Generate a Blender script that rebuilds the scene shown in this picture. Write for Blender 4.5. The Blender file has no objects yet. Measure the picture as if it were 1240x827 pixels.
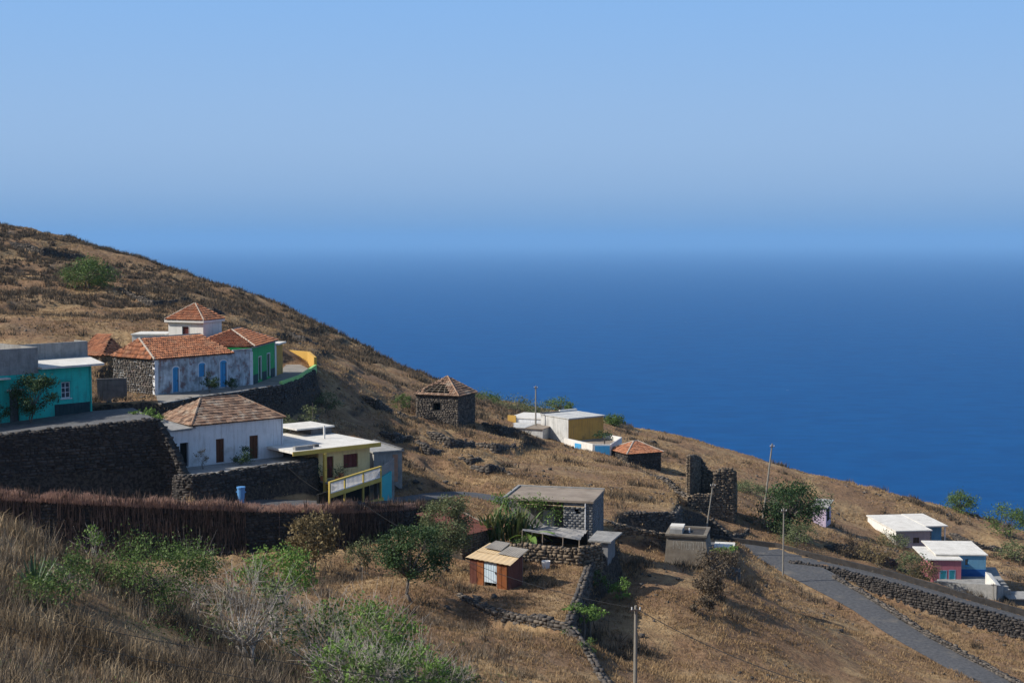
import bpy, math, random
import numpy as np
from mathutils import Vector, Matrix

R = math.radians
random.seed(11)
rng = np.random.default_rng(11)
sc = bpy.context.scene
COL = sc.collection

# ------------------------------------------------------------------ camera, sky, sun, exposure
F = 1722.0                                   # focal length in photo pixels (1240 wide): 50 mm on 36 mm
HZ = 290.0                                   # photo row of the horizon
TH = math.atan((413.5 - HZ) / F)
cam_d = bpy.data.cameras.new('camera'); cam = bpy.data.objects.new('camera', cam_d); COL.objects.link(cam)
cam_d.lens = 50.0; cam_d.sensor_width = 36.0; cam_d.clip_start = 0.5; cam_d.clip_end = 600000.0
cam.location = (0, 0, 0); cam.rotation_euler = (math.pi / 2 - TH, 0, 0)
sc.camera = cam

SUN_EL, SUN_A = R(37.5), R(9)
S = Vector((-math.cos(SUN_A) * math.cos(SUN_EL), -math.sin(SUN_A) * math.cos(SUN_EL), math.sin(SUN_EL)))
sd = bpy.data.lights.new('sun', 'SUN'); sd.energy = 5.0; sd.angle = R(0.53); sd.color = (1.0, 0.93, 0.82)
so = bpy.data.objects.new('sun', sd); COL.objects.link(so); so.rotation_euler = S.to_track_quat('Z', 'Y').to_euler()
so.location = (0, 0, 50)

w = bpy.data.worlds.new('World'); sc.world = w; w.use_nodes = True
nt = w.node_tree; nt.nodes.clear()
def N(nt, t, **k):
    n = nt.nodes.new(t)
    for a, b in k.items(): setattr(n, a, b)
    return n
sky = N(nt, 'ShaderNodeTexSky', sky_type='NISHITA'); sky.sun_disc = False
sky.sun_elevation = SUN_EL; sky.sun_rotation = math.atan2(S.x, S.y); sky.altitude = 400
sky.air_density = 1.0; sky.dust_density = 1.5; sky.ozone_density = 2.0
STR = 0.12
tc = N(nt, 'ShaderNodeTexCoord'); sx = N(nt, 'ShaderNodeSeparateXYZ')
nt.links.new(tc.outputs['Generated'], sx.inputs[0])
mr = N(nt, 'ShaderNodeMapRange'); mr.inputs[1].default_value = -0.02; mr.inputs[2].default_value = 0.30
nt.links.new(sx.outputs['Z'], mr.inputs[0])
rp = N(nt, 'ShaderNodeValToRGB'); cr = rp.color_ramp; cr.interpolation = 'B_SPLINE'
stops = [(0.00, (.150, .285, .520)), (0.062, (.165, .305, .545)), (0.105, (.21, .36, .59)), (0.17, (.275, .425, .655)),
         (0.28, (.315, .475, .715)), (0.45, (.265, .455, .755)), (0.62, (.23, .44, .79)), (1.0, (.19, .39, .75))]
cr.elements[0].position, cr.elements[0].color = stops[0][0], (*stops[0][1], 1)
cr.elements[1].position, cr.elements[1].color = stops[-1][0], (*stops[-1][1], 1)
for p, c in stops[1:-1]:
    e = cr.elements.new(p); e.color = (*c, 1)
nt.links.new(mr.outputs[0], rp.inputs[0])
sc1 = N(nt, 'ShaderNodeVectorMath', operation='SCALE'); sc1.inputs['Scale'].default_value = 1 / STR
nt.links.new(rp.outputs[0], sc1.inputs[0])
fm = N(nt, 'ShaderNodeMapRange', interpolation_type='SMOOTHSTEP'); fm.inputs[1].default_value = 0.16; fm.inputs[2].default_value = 0.62
fm.inputs[3].default_value = 1.0; fm.inputs[4].default_value = 0.0
nt.links.new(sx.outputs['Z'], fm.inputs[0])
mx = N(nt, 'ShaderNodeMix', data_type='RGBA')
nt.links.new(fm.outputs[0], mx.inputs['Factor']); nt.links.new(sky.outputs[0], mx.inputs['A']); nt.links.new(sc1.outputs[0], mx.inputs['B'])
bg = N(nt, 'ShaderNodeBackground'); bg.inputs['Strength'].default_value = STR
wo = N(nt, 'ShaderNodeOutputWorld')
nt.links.new(mx.outputs['Result'], bg.inputs['Color']); nt.links.new(bg.outputs[0], wo.inputs['Surface'])

vs = sc.view_settings; vs.view_transform = 'Standard'; vs.look = 'None'; vs.exposure = 0.12; vs.gamma = 1.0; vs.use_curve_mapping = False
cy = sc.cycles
cy.max_bounces = 5; cy.diffuse_bounces = 2; cy.glossy_bounces = 2; cy.transmission_bounces = 3; cy.transparent_max_bounces = 6; cy.volume_bounces = 2
cy.use_denoising = True; cy.caustics_reflective = False; cy.caustics_refractive = False
try: cy.sample_clamp_indirect = 4.0
except Exception: pass

# ------------------------------------------------------------------ pixel -> place
CT, ST = math.cos(TH), math.sin(TH)
def ray(px, py):
    u = (px - 620.0) / F; v = (413.5 - py) / F
    return u, CT + v * ST, -ST + v * CT
def P(px, py, d):
    a, b, c = ray(px, py)
    return Vector((a / b * d, d, c / b * d))
def PZ(px, py, z):                            # the point of a pixel's ray at height z
    a, b, c = ray(px, py)
    return P(px, py, z * b / c)
def X(px, py, d): return P(px, py, d).x
def pix(p):
    y = p[1] * CT - p[2] * ST; v = p[1] * ST + p[2] * CT
    return 620 + F * p[0] / y, 413.5 - F * v / y

# ------------------------------------------------------------------ numpy noise
def _h(ix, iy, s):
    n = (ix.astype(np.int64) * 374761393 + iy.astype(np.int64) * 668265263 + s * 974711) & 0x7fffffff
    n = ((n ^ (n >> 13)) * 1274126177) & 0x7fffffff
    return ((n ^ (n >> 16)) & 0xffff) / 65535.0
def vnoise(x, y, s=0):
    ix, iy = np.floor(x), np.floor(y); fx, fy = x - ix, y - iy
    fx = fx * fx * (3 - 2 * fx); fy = fy * fy * (3 - 2 * fy)
    a = _h(ix, iy, s); b = _h(ix + 1, iy, s); c = _h(ix, iy + 1, s); d = _h(ix + 1, iy + 1, s)
    return (a + (b - a) * fx) * (1 - fy) + (c + (d - c) * fx) * fy - 0.5
def fbm(x, y, s=0, o=4):
    r = 0; a = 1.0
    for k in range(o):
        r = r + a * vnoise(x * 2 ** k + 17 * k, y * 2 ** k - 9 * k, s + k); a *= 0.5
    return r
# ------------------------------------------------------------------ terrain: heights from what the photograph's ground points imply
CP = [(-150,215,330),(0,273,300),(100,293,297),(180,322,290),(250,342,282),(330,368,270),(400,400,255),(440,425,245),(500,456,228),(530,471,226),
 (0,330,240),(0,385,180),(-100,350,200),(120,345,215),(120,390,165),(200,370,205),(200,396,175),(300,385,195),(300,408,166),(400,430,200),(395,447,172),
 (450,452,205),(460,480,180),(350,420,172),(40,413,146),(100,421,146),
 (560,479,235),(600,488,238),(680,501,240),(760,521,245),(870,546,240),(940,562,235),(1000,581,230),(1060,597,226),(1130,612,220),(1240,641,212),(1350,672,205),
 (533,514,176),(480,498,178),(430,505,155),(440,530,143),(500,528,158),(490,562,138),(545,582,138),(540,548,150),(600,560,150),(620,522,195),(650,532,184),(700,545,192),
 (600,500,208),(760,562,180),(820,577,176),(880,585,190),(940,592,200),(1000,612,198),(720,597,136),(650,572,143),(780,600,142),(812,619,130),(735,618,128),
 (843,622,152),(833,634,137),(842,640,143),(860,628,156),(900,628,164),(960,650,160),(1000,640,178),(1060,660,178),(1110,660,188),(1160,716,163),(1240,700,176),(1200,660,198),(1040,676,158),(1090,700,150),(1210,738,143),
 (1000,704,141.5),(1050,722,139.5),(1100,737,138),(1240,770,131.5),(1170,755,134.5),(1150,785,122),(1240,800,122),
 (900,720,118),(1000,760,112),(1000,827,94),(850,760,96.5),(800,827,82),(780,720,102),(770,672,111),(830,685,115.5),(858,689,114.5),(803,683,114.5),(900,827,87),(1100,827,103),(880,700,127),
 (640,766,88),(560,762,87),(500,747,87),(650,827,72),(560,827,69),(715,827,75),(700,780,83),(775,827,80.5),(743,800,85.5),(733,740,99),(731,700,106.5),(745,770,92),(560,710,95),(520,700,97),
 (0,690,96.5),(100,700,96.5),(200,704,98),(300,706,99.5),(400,706,101),(470,703,103),(500,700,101),(200,712,91),(320,716,91),(420,718,92),
 (0,640,56),(60,668,58),(110,690,60),(0,700,48),(50,800,40),(200,800,46),(0,827,36),(200,730,60),(270,725,76),(350,827,56),(380,740,80),(450,800,66),(300,780,62),(-120,640,54),
 (-100,600,103),(0,604,102.5),(200,613,105.5),(350,618,109.5),(420,616,113),(500,611,119),(560,606,124)]
DP = [(0,0,-1.8),(0,14,-5.4),(-15,15,-4.2),(15,15,-7.0),(-40,0,3),(45,0,-10),(0,-30,7),(60,40,-22),(95,95,-36),(35,60,-21.5),(-60,40,-3),(-90,90,-9),
 (-110,150,2),(-200,150,22),(-500,200,130),(0,-250,70),(-300,-200,120),(250,-100,-60),(160,200,-62),(300,150,-150),(650,200,-372),(650,700,-400),(350,500,-330),
 (-60,430,-55),(60,380,-95),(120,330,-105),(200,330,-140),(-100,700,-300),(100,800,-385),(-200,430,-20),(-600,600,-60),(-600,1000,-390),(-20,340,-65),(650,-500,-372),(90,260,-75),(150,230,-72)]
cpts = np.array([list(P(*c)) for c in CP] + [list(map(float, p)) for p in DP])
def _phi(r2): return np.sqrt(r2 + 9.0)
_A = cpts[:, :2]
_K = _phi(((_A[:, None] - _A[None]) ** 2).sum(-1)); n = len(_A)
_Q = np.c_[np.ones(n), _A]
_M = np.block([[_K + 0.0 * np.eye(n), _Q], [_Q.T, np.zeros((3, 3))]])
_sol = np.linalg.solve(_M, np.r_[cpts[:, 2], np.zeros(3)])
def rbf(x, y):
    x = np.atleast_1d(np.asarray(x, float)); y = np.atleast_1d(np.asarray(y, float)); out = np.empty(len(x))
    for i in range(0, len(x), 20000):
        a = x[i:i + 20000]; b = y[i:i + 20000]
        out[i:i + 20000] = _phi((a[:, None] - _A[:, 0]) ** 2 + (b[:, None] - _A[:, 1]) ** 2) @ _sol[:n] + _sol[n] + a * _sol[n + 1] + b * _sol[n + 2]
    return out

# roads: (points, half width)
def L(*a): return [P(*q) for q in a]
ROAD1 = L((-180,588,104),(0,600,106),(230,607,110),(385,609,112),(440,607,117),(500,603,124),(560,598,130),(650,615,127),(750,637,123),(810,648,129),(870,656,148),(920,665,149),(965,676,146.5),(1050,694,143),(1150,723,138),(1240,749,134.5),(1330,776,131),(1450,808,128))
ROAD2 = L((925,667,148.3),(955,681,145),(980,694,141),(1003,707,137.5),(1040,729,132),(1100,769,123),(1150,797,117.5),(1200,825,112),(1280,872,105))
def dens(pts, step=1.0):
    pts = [np.array(p) for p in pts]; out = []
    for i in range(len(pts) - 1):                     # Catmull-Rom
        p0 = pts[max(i - 1, 0)]; p1 = pts[i]; p2 = pts[i + 1]; p3 = pts[min(i + 2, len(pts) - 1)]
        m = max(2, int(np.linalg.norm(p2 - p1) / step))
        for k in range(m):
            t = k / m
            out.append(0.5 * (2 * p1 + (p2 - p0) * t + (2 * p0 - 5 * p1 + 4 * p2 - p3) * t * t + (3 * p1 - p0 - 3 * p2 + p3) * t ** 3))
    out.append(pts[-1]); return np.array(out)
R1 = dens(ROAD1); R2 = dens(ROAD2)
W1h = np.interp(R1[:, 0], [-60, -10, 15, 20, 24, 29, 33, 80], [1.6, 1.6, 1.5, 2.0, 2.3, 1.6, 1.0, 1.0])
W2h = np.interp(R2[:, 1], [100, 130, 136, 141, 148], [1.6, 1.6, 2.1, 2.5, 2.2])
def carve(x, y, z, pts, hw, blend=2.0, near=None):
    for i in range(0, len(x), 20000):
        a = x[i:i + 20000]; b = y[i:i + 20000]
        d2 = (a[:, None] - pts[:, 0]) ** 2 + (b[:, None] - pts[:, 1]) ** 2
        k = d2.argmin(1); d = np.sqrt(d2[np.arange(len(a)), k]) - hw[k] - 0.35
        bl = blend if near is None else np.where((pts[k, 0] > 31) & (b < pts[k, 1]), near, blend)
        wgt = 1 - np.clip(d / bl, 0, 1); wgt = wgt * wgt * (3 - 2 * wgt)
        z[i:i + 20000] = z[i:i + 20000] * (1 - wgt) + (pts[k, 2] - 0.07) * wgt
    return z
# terraces: (corner points, blend width outside); height is the plane through the corners
TEAL = -14.8; WHT = -18.3; OLD = -14.5; YARD = -23.6; YUP = -23.2; YTOP = -22.4
TERR = []
def terr(pts, blend=0.7): 
    p = np.array([list(q) for q in pts]); A = np.c_[np.ones(len(p)), p[:, :2]]
    TERR.append((p[:, :2], np.linalg.lstsq(A, p[:, 2], rcond=None)[0], blend))
tw = [P(-140, 541, 101.5), P(5, 527, 106), P(190, 508, 111.5)]
terr([*tw, tw[2] + Vector((-5, 6, 0)), tw[2] + Vector((-3, 13, 0)), tw[1] + Vector((-12, 18, 0)), tw[0] + Vector((-6, 16, 0))], 0.6)
ww = [PZ(231, 579, WHT), PZ(263, 574, WHT), PZ(320, 566, WHT), PZ(367, 560.5, WHT), PZ(387, 555, WHT)]
terr([*ww, ww[-1] + Vector((-6, 8, 0)), ww[0] + Vector((-12, 13, 0)), ww[0] + Vector((-1.2, 1.6, 0))], 0.6)
ow = [PZ(193, 490, OLD), PZ(238, 482, OLD), PZ(286, 475.7, OLD), PZ(340, 467, OLD), PZ(363, 459, OLD), PZ(379, 449, OLD)]
terr([*ow, ow[-1] + Vector((-2, 8, 0)), ow[-1] + Vector((-14, 6, 0)), ow[0] + Vector((-9, 14, 0)), ow[0] + Vector((-5, 4, 0))], 0.7)
yw = [PZ(535, 712, YARD), PZ(600, 738, YARD), PZ(688, 757, YARD), PZ(712, 690, YARD), PZ(722, 672, YARD)]
terr([*yw, PZ(700, 655, YARD), PZ(600, 640, YARD), PZ(545, 670, YARD)], 0.6)
yu = [PZ(606, 662, YTOP), PZ(640, 663, YTOP), PZ(700, 667, YTOP), PZ(725, 661, YTOP), PZ(745, 648, YTOP)]
terr([Vector((p.x, p.y, YUP)) for p in [*yu, PZ(740, 622, YTOP), PZ(600, 616, YTOP), PZ(585, 642, YTOP)]], 0.6)
# the sloping straw field is a terrace with a wall along its near and right edges
straw = [P(588, 589, 134), P(640, 601, 131), P(735, 620, 127.5), P(780, 621, 128.5), P(814, 621, 130), P(822, 606, 139), P(815, 593, 149), P(800, 581, 161), P(765, 567, 175), P(700, 551, 186), P(645, 535, 183), P(605, 560, 150)]
terr(straw, .6)
# the hollow at the foot of the reed bank
bk_t = [P(-110, 600, 102), P(0, 603, 101.8), P(100, 608, 102.8), P(200, 613, 104.6), P(300, 617, 107.2), P(405, 619, 110.2), P(455, 618, 113.2), P(515, 613, 118.6)]
bk_f = [-22.4, -23.2, -23.7, -24.2, -24.8, -25.2, -25.2, -25.0]
terr([Vector((p.x, p.y - .2, z)) for p, z in zip(bk_t, bk_f)] + [Vector((p.x, p.y - 4.0, z + .5)) for p, z in reversed(list(zip(bk_t, bk_f)))], .45)
# the ground at the foot of the upper road's wall, in short pieces
i0 = int(np.searchsorted(R1[:, 0], 29.5))
nrm_ = lambda i: (lambda d: np.array([d[1], -d[0]]) / np.hypot(*d))(R1[min(i + 1, len(R1) - 1), :2] - R1[i - 1, :2])
def _foot(i, off):
    q = R1[i, :2] + nrm_(i) * (W1h[i] + off); return Vector((q[0], q[1], R1[i, 2] - np.interp(R1[i, 0], [31, 36, 45, 60, 90], [.3, 1.5, 2.0, 1.7, 1.5]) + .05 * off))
for i in range(i0, len(R1) - 8, 6): terr([_foot(i, .5), _foot(i, 3.0), _foot(i + 6, 3.0), _foot(i + 6, .5)], .5)
# pads under houses further away
def pad(px, d, hx, hy, z, ang=0, blend=1.5):
    c = P(px, 413, d); co, si = math.cos(ang), math.sin(ang)
    terr([Vector((c.x + a * co - b * si, d + a * si + b * co, z)) for a, b in ((-hx, -hy), (hx, -hy), (hx, hy), (-hx, hy))], blend)

LEDGES = [
    ('long broken terrace wall high on the slope', [(20, 262), (60, 258), (108, 262)], 1.0),
    ('short terrace wall above the round green bush on the slope', [(28, 235), (62, 228)], 1.0),
    ('dark terrace wall to the seaward side of the round green bush', [(150, 214), (190, 206), (222, 212)], .9),
    ('terrace wall on the slope behind the tower', [(232, 200), (262, 196), (300, 204)], .8),
    ('low wall on the slope above the ochre parapet', [(340, 205), (372, 200), (402, 208)], .7),
    ('low stone terrace wall just below the stone hut', [(518, 160), (545, 158), (572, 162)], .9),
    ('short dark stone wall in the grass between hut and white cube house', [(570, 166), (600, 164), (622, 170)], .8),
    ('dark stone bank in the middle of the dry field', [(572, 146), (592, 144), (608, 147)], .7),
    ('stone pen wall at the left foot of the stone hut', [(483, 172), (500, 171), (504, 175)], 1.1),
    ('low terrace wall between the tiled stone house and the ruin', [(785, 172), (808, 170), (830, 166)], .9),
    ('broken stone bank above the road near the leaning pole', [(862, 153), (885, 152), (905, 155)], .8),
    ('dry-stone terrace wall below the white-roofed mauve house', [(1000, 160), (1040, 163), (1085, 170)], 1.3),
    ('dark terrace wall in the bank beside the pink house', [(1092, 162), (1112, 160), (1126, 158)], 1.6),
    ('low stone wall on the seaward slope behind the mauve house', [(1150, 200), (1180, 196), (1215, 196)], .7),
    ('dark rocky ledge left of the straw field, below the hut wall', [(505, 152), (520, 150), (534, 153)], .7),
    ('small rock ledge above the lane wall', [(556, 150), (570, 149), (580, 151)], .6),
    ('dark ledge on the slope behind the grey shed', [(462, 152), (478, 150), (497, 154)], .9),
    ('rocky ledge at the top of the straw field', [(585, 182), (606, 180), (628, 184)], .8),
    ('dark ledge above the grey shed, near the stone pen', [(440, 168), (456, 166), (474, 169)], .9),
    ('weathered wall along the crest above the sea', [(735, 243), (790, 243), (850, 240)], .6)]
CUTS = [([(X(px, 600, d), d) for px, d in pts], h_ * 1.15) for lab, pts, h_ in LEDGES]
def cut(x, y, z, pl, depth, width=5.5):
    p = np.array(pl); lo = p.min(0) - width; hi = p.max(0) + 2; k = np.where((x > lo[0]) & (x < hi[0]) & (y > lo[1]) & (y < hi[1]))[0]
    if not len(k): return z
    xa, ya = x[k], y[k]; yl = np.interp(xa, p[:, 0], p[:, 1]); d = yl - ya; e = np.minimum(xa - p[0, 0], p[-1, 0] - xa)
    wgt = np.where(d > 0, np.clip(1 - d / width, 0, 1), np.clip(1 + d / .35, 0, 1) * 0) * np.clip(e / 1.2 + .3, 0, 1); up = np.where(d <= 0, np.clip(1 + d / (width * .8), 0, 1), 0) * np.clip(e / 1.2 + .3, 0, 1)
    z[k] += depth * (.45 * up - .55 * wgt); return z
def inpoly(x, y, p):
    r = np.zeros(len(x), bool); j = len(p) - 1
    for i in range(len(p)):
        c = ((p[i, 1] > y) != (p[j, 1] > y)) & (x < (p[j, 0] - p[i, 0]) * (y - p[i, 1]) / (p[j, 1] - p[i, 1] + 1e-12) + p[i, 0])
        r ^= c; j = i
    return r
def pdist(x, y, p):
    d = np.full(len(x), 1e9)
    for i in range(len(p)):
        a = p[i - 1]; b = p[i]; ab = b - a; t = np.clip(((x - a[0]) * ab[0] + (y - a[1]) * ab[1]) / (ab @ ab), 0, 1)
        d = np.minimum(d, np.hypot(x - a[0] - t * ab[0], y - a[1] - t * ab[1]))
    return d
def H(x, y):
    x = np.atleast_1d(np.asarray(x, float)); y = np.atleast_1d(np.asarray(y, float))
    z = rbf(x, y); dd = np.hypot(x, y)
    amp = np.clip((dd - 10) / 60, 0.25, 1.0)
    far = np.clip((dd - 140) / 100, 0, 1)
    ter = fbm(x / 9.0, y / 9.0, 3, 4)
    z += amp * ((.42 + .33 * np.clip((dd - 125) / 30, 0, 1)) * ter + 0.22 * fbm(x / 1.6, y / 1.6, 8, 2)) + far * (1.0 * fbm(x / 22.0, y / 14.0, 21, 4))
    # little terracing steps on the far slope
    st = np.clip((y - 165) / 30, 0, 1) * np.clip((-x - 5) / 25, 0, 1)
    q = (z + 1.5 * fbm(x / 30, y / 30, 40, 2)) / 2.2; fr = q - np.floor(q)
    z += st * (.55 + 1.2 * fbm(x / 16, y / 16, 55, 3)).clip(0, 1) * (np.clip((fr - 0.72) / 0.2, 0, 1) - fr)
    # ledges and hummocks on the middle slope
    st2 = np.clip((y - 132) / 10, 0, 1) * np.clip((215 - y) / 25, 0, 1) * np.clip((x + 24) / 8, 0, 1) * np.clip((1 + (y - 130) * .06 - x) / 5, 0, 1)
    q = (z + 2.2 * fbm(x / 9, y / 9, 44, 3) + .05 * x) / 1.5; fr = q - np.floor(q)
    z += st2 * (.5 + 1.0 * fbm(x / 8, y / 8, 47, 2)).clip(0, 1) * .85 * (np.clip((fr - .7) / .2, 0, 1) - fr)
    z += np.clip((dd - 40) / 40, 0, 1) * .30 * (.5 - np.abs(fbm(x / 3.4, y / 3.4, 50, 3))) * np.clip(.6 + 1.6 * fbm(x / 25, y / 25, 52, 2), .1, 1)
    m = (np.abs(x) < 120) & (y > 60) & (y < 200)
    if m.any():
        xm, ym, zm = x[m], y[m], z[m]
        zm = carve(xm, ym, zm, R1, W1h, near=.5); zm = carve(xm, ym, zm, R2, W2h)
        z[m] = zm
    for pl_, dp_ in CUTS: z = cut(x, y, z, pl_, dp_)
    for p, c, bl in TERR:
        lo = p.min(0) - bl; hi = p.max(0) + bl
        k = (x > lo[0]) & (x < hi[0]) & (y > lo[1]) & (y < hi[1])
        if not k.any(): continue
        xk, yk = x[k], y[k]; ins = inpoly(xk, yk, p); d = np.where(ins, 0, pdist(xk, yk, p))
        wgt = 1 - np.clip(d / bl, 0, 1)
        z[k] = z[k] * (1 - wgt) + (c[0] + c[1] * xk + c[2] * yk) * wgt
    return z
def G(x, y): return float(H([x], [y])[0])
def place(px, d, py=500):
    x = X(px, py, d); return Vector((x, d, G(x, d)))
# ------------------------------------------------------------------ materials (procedural)
MATS = {}
def pmat(name, c1, c2, scale=1.5, rough=0.9, bump=0.0, bscale=None, c3=None, s3=None, t3=(0.55, 0.75), stretch=None, tint=None, spec=0.3, detail=6, f1=(0.35, 0.65), trans=0.0, streak=None):
    """two colours mixed by noise, a third in patches, an optional per-piece tint attribute, bump"""
    if name in MATS: return MATS[name]
    m = bpy.data.materials.new(name); m.use_nodes = True; t = m.node_tree; b = t.nodes['Principled BSDF']
    b.inputs['Roughness'].default_value = rough; b.inputs['Specular IOR Level'].default_value = spec
    g = N(t, 'ShaderNodeTexCoord'); src = g.outputs['Object']
    if stretch:
        mp = N(t, 'ShaderNodeMapping'); mp.inputs['Scale'].default_value = stretch; t.links.new(src, mp.inputs[0]); src = mp.outputs[0]
    def noise(s, d=6, r=0.6):
        q = N(t, 'ShaderNodeTexNoise'); q.inputs['Scale'].default_value = s; q.inputs['Detail'].default_value = d; q.inputs['Roughness'].default_value = r
        t.links.new(src, q.inputs['Vector']); return q
    def rng_(sock, a, bb):
        q = N(t, 'ShaderNodeMapRange'); q.inputs[1].default_value = a; q.inputs[2].default_value = bb; t.links.new(sock, q.inputs[0]); return q.outputs[0]
    def mix(f, A, B, blend='MIX'):
        q = N(t, 'ShaderNodeMix', data_type='RGBA', blend_type=blend)
        if isinstance(f, float): q.inputs['Factor'].default_value = f
        else: t.links.new(f, q.inputs['Factor'])
        for k, v in (('A', A), ('B', B)):
            if isinstance(v, tuple): q.inputs[k].default_value = (*v, 1)
            else: t.links.new(v, q.inputs[k])
        return q.outputs['Result']
    n1 = noise(scale, detail)
    c = mix(rng_(n1.outputs[0], *f1), c1, c2)
    if tint:
        at = N(t, 'ShaderNodeAttribute', attribute_name='tint')
        c = mix(at.outputs['Fac'], c, tint)
    if c3:
        n3 = noise(s3 or scale * 0.4, 7, 0.65)
        c = mix(rng_(n3.outputs[0], *t3), c, c3)
    if streak:
        ms_ = N(t, 'ShaderNodeMapping'); ms_.inputs['Scale'].default_value = (2.2, 2.2, .22); t.links.new(g.outputs['Object'], ms_.inputs[0])
        q = N(t, 'ShaderNodeTexNoise'); q.inputs['Scale'].default_value = 1.6; q.inputs['Detail'].default_value = 6; q.inputs['Roughness'].default_value = .7; t.links.new(ms_.outputs[0], q.inputs['Vector'])
        c = mix(rng_(q.outputs[0], .50, .78), c, streak)
        q2 = noise(9.0, 4, .7); c = mix(rng_(q2.outputs[0], .60, .80), c, tuple(.75 * v for v in streak))
    t.links.new(c, b.inputs['Base Color'])
    if bump:
        n4 = noise(bscale or scale * 6, 5, 0.65)
        bp = N(t, 'ShaderNodeBump'); bp.inputs['Strength'].default_value = min(1, bump); bp.inputs['Distance'].default_value = 0.05 * max(1, bump)
        t.links.new(n4.outputs[0], bp.inputs['Height']); t.links.new(bp.outputs[0], b.inputs['Normal'])
    if trans:
        tr = N(t, 'ShaderNodeBsdfTranslucent'); t.links.new(c, tr.inputs[0])
        ms = N(t, 'ShaderNodeMixShader'); ms.inputs[0].default_value = trans
        o = t.nodes['Material Output']; t.links.new(b.outputs[0], ms.inputs[1]); t.links.new(tr.outputs[0], ms.inputs[2]); t.links.new(ms.outputs[0], o.inputs['Surface'])
    MATS[name] = m; return m

M = {}
M['basalt'] = pmat('basalt', (.045,.041,.040), (.085,.076,.070), 2.0, .95, .5, tint=(.17,.145,.12), c3=(.13,.115,.09), s3=.9, t3=(.6,.8))
M['basalt_dark'] = pmat('basalt_dark', (.030,.028,.028), (.058,.053,.050), 2.0, .95, .5, tint=(.10,.088,.08))
M['basalt_tan'] = pmat('basalt_tan', (.085,.068,.052), (.16,.125,.09), 2.0, .95, .5, tint=(.26,.20,.14), c3=(.06,.05,.045), s3=.7)
M['mortar'] = pmat('mortar', (.035,.032,.031), (.06,.054,.05), 3, 1, .4)
M['mortar_tan'] = pmat('mortar_tan', (.05,.04,.032), (.08,.065,.05), 3, 1, .4)
M['concrete'] = pmat('concrete', (.24,.24,.235), (.34,.335,.32), 1.2, .9, .15, c3=(.15,.145,.14), s3=.7, streak=(0.14,0.135,0.13))
M['concrete_dark'] = pmat('concrete_dark', (.10,.10,.105), (.16,.16,.16), 1.5, .92, .25, c3=(.07,.07,.07), s3=.8, streak=(0.06,0.06,0.06))
M['roof_white'] = pmat('roof_white', (.60,.58,.53), (.72,.70,.65), .9, .85, .1, c3=(.40,.38,.34), s3=.6, t3=(.56,.78), streak=(0.46,0.44,0.4))
M['roof_brown'] = pmat('roof_brown', (.22,.18,.145), (.31,.26,.21), .8, .95, .2, c3=(.14,.115,.095), s3=.5)
M['plaster'] = pmat('plaster', (.64,.66,.69), (.76,.77,.79), .7, .9, .1, c3=(.36,.36,.35), s3=.55, t3=(.56,.8), streak=(0.4,0.39,0.37))
M['plaster_grey'] = pmat('plaster_grey', (.44,.45,.45), (.58,.58,.565), .8, .9, .15, c3=(.33,.33,.32), s3=.7, t3=(.52,.72), streak=(.28,.275,.26))
M['plaster_clean'] = pmat('plaster_clean', (.66,.65,.62), (.76,.74,.70), .8, .9, .1, streak=(0.5,0.48,0.44))
M['plaster_worn'] = pmat('plaster_worn', (.58,.64,.68), (.24,.26,.28), 1.3, .95, .3, c3=(.25,.17,.165), s3=1.0, t3=(.52,.60), stretch=(1,1,.8), f1=(.38,.62), streak=(0.16,0.15,0.15))
M['teal'] = pmat('teal', (.025,.50,.43), (.035,.58,.49), .8, .75, .1, c3=(.05,.27,.25), s3=1.4, streak=(0.03,0.22,0.2))
M['teal_dark'] = pmat('teal_dark', (.018,.045,.055), (.03,.06,.07), 1.5, .8, .2)
M['green'] = pmat('green', (.012,.32,.085), (.02,.38,.10), .9, .7, .1, streak=(0.012,0.1,0.02))
M['green_dark'] = pmat('green_dark', (.006,.05,.02), (.01,.07,.03), 2, .6, .1)
M['lime'] = pmat('lime', (.25,.52,.16), (.32,.60,.22), 1, .85, .1)
M['ochre'] = pmat('ochre', (.47,.265,.06), (.54,.32,.08), .7, .9, .1, c3=(.28,.17,.07), s3=.6, streak=(0.24,0.15,0.07))
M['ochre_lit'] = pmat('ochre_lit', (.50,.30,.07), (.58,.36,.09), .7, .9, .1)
M['cream'] = pmat('cream', (.64,.52,.26), (.72,.60,.32), .7, .9, .1, c3=(.42,.35,.19), s3=.6, streak=(0.38,0.31,0.17))
M['olive_yellow'] = pmat('olive_yellow', (.50,.37,.085), (.58,.44,.11), 1, .85, .1)
M['blue'] = pmat('blue', (.05,.28,.56), (.07,.35,.64), 1.5, .6, .15, stretch=(6,6,.6))
M['blue_wall'] = pmat('blue_wall', (.11,.28,.42), (.16,.34,.48), .9, .8, .1, streak=(0.09,0.2,0.3))
M['blue_deep'] = pmat('blue_deep', (.01,.085,.30), (.014,.11,.36), .9, .75, .1, streak=(0.01,0.06,0.2))
M['cyan'] = pmat('cyan', (.06,.42,.46), (.08,.48,.52), .9, .8, .1)
M['pink'] = pmat('pink', (.34,.11,.14), (.42,.15,.18), .9, .9, .1, c3=(.26,.10,.12), s3=.8, streak=(0.22,0.09,0.1))
M['mauve'] = pmat('mauve', (.36,.28,.28), (.43,.34,.33), .9, .9, .1, streak=(0.26,0.2,0.2))
M['lavender'] = pmat('lavender', (.44,.36,.48), (.52,.44,.56), 1, .9, .1, c3=(.32,.27,.33), s3=.8, streak=(0.3,0.26,0.32))
M['wood'] = pmat('wood', (.085,.032,.016), (.13,.05,.025), 3, .75, .2, stretch=(6,6,.7))
M['maroon'] = pmat('maroon', (.085,.018,.016), (.12,.026,.022), 3, .6, .15, stretch=(6,6,.7))
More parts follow.
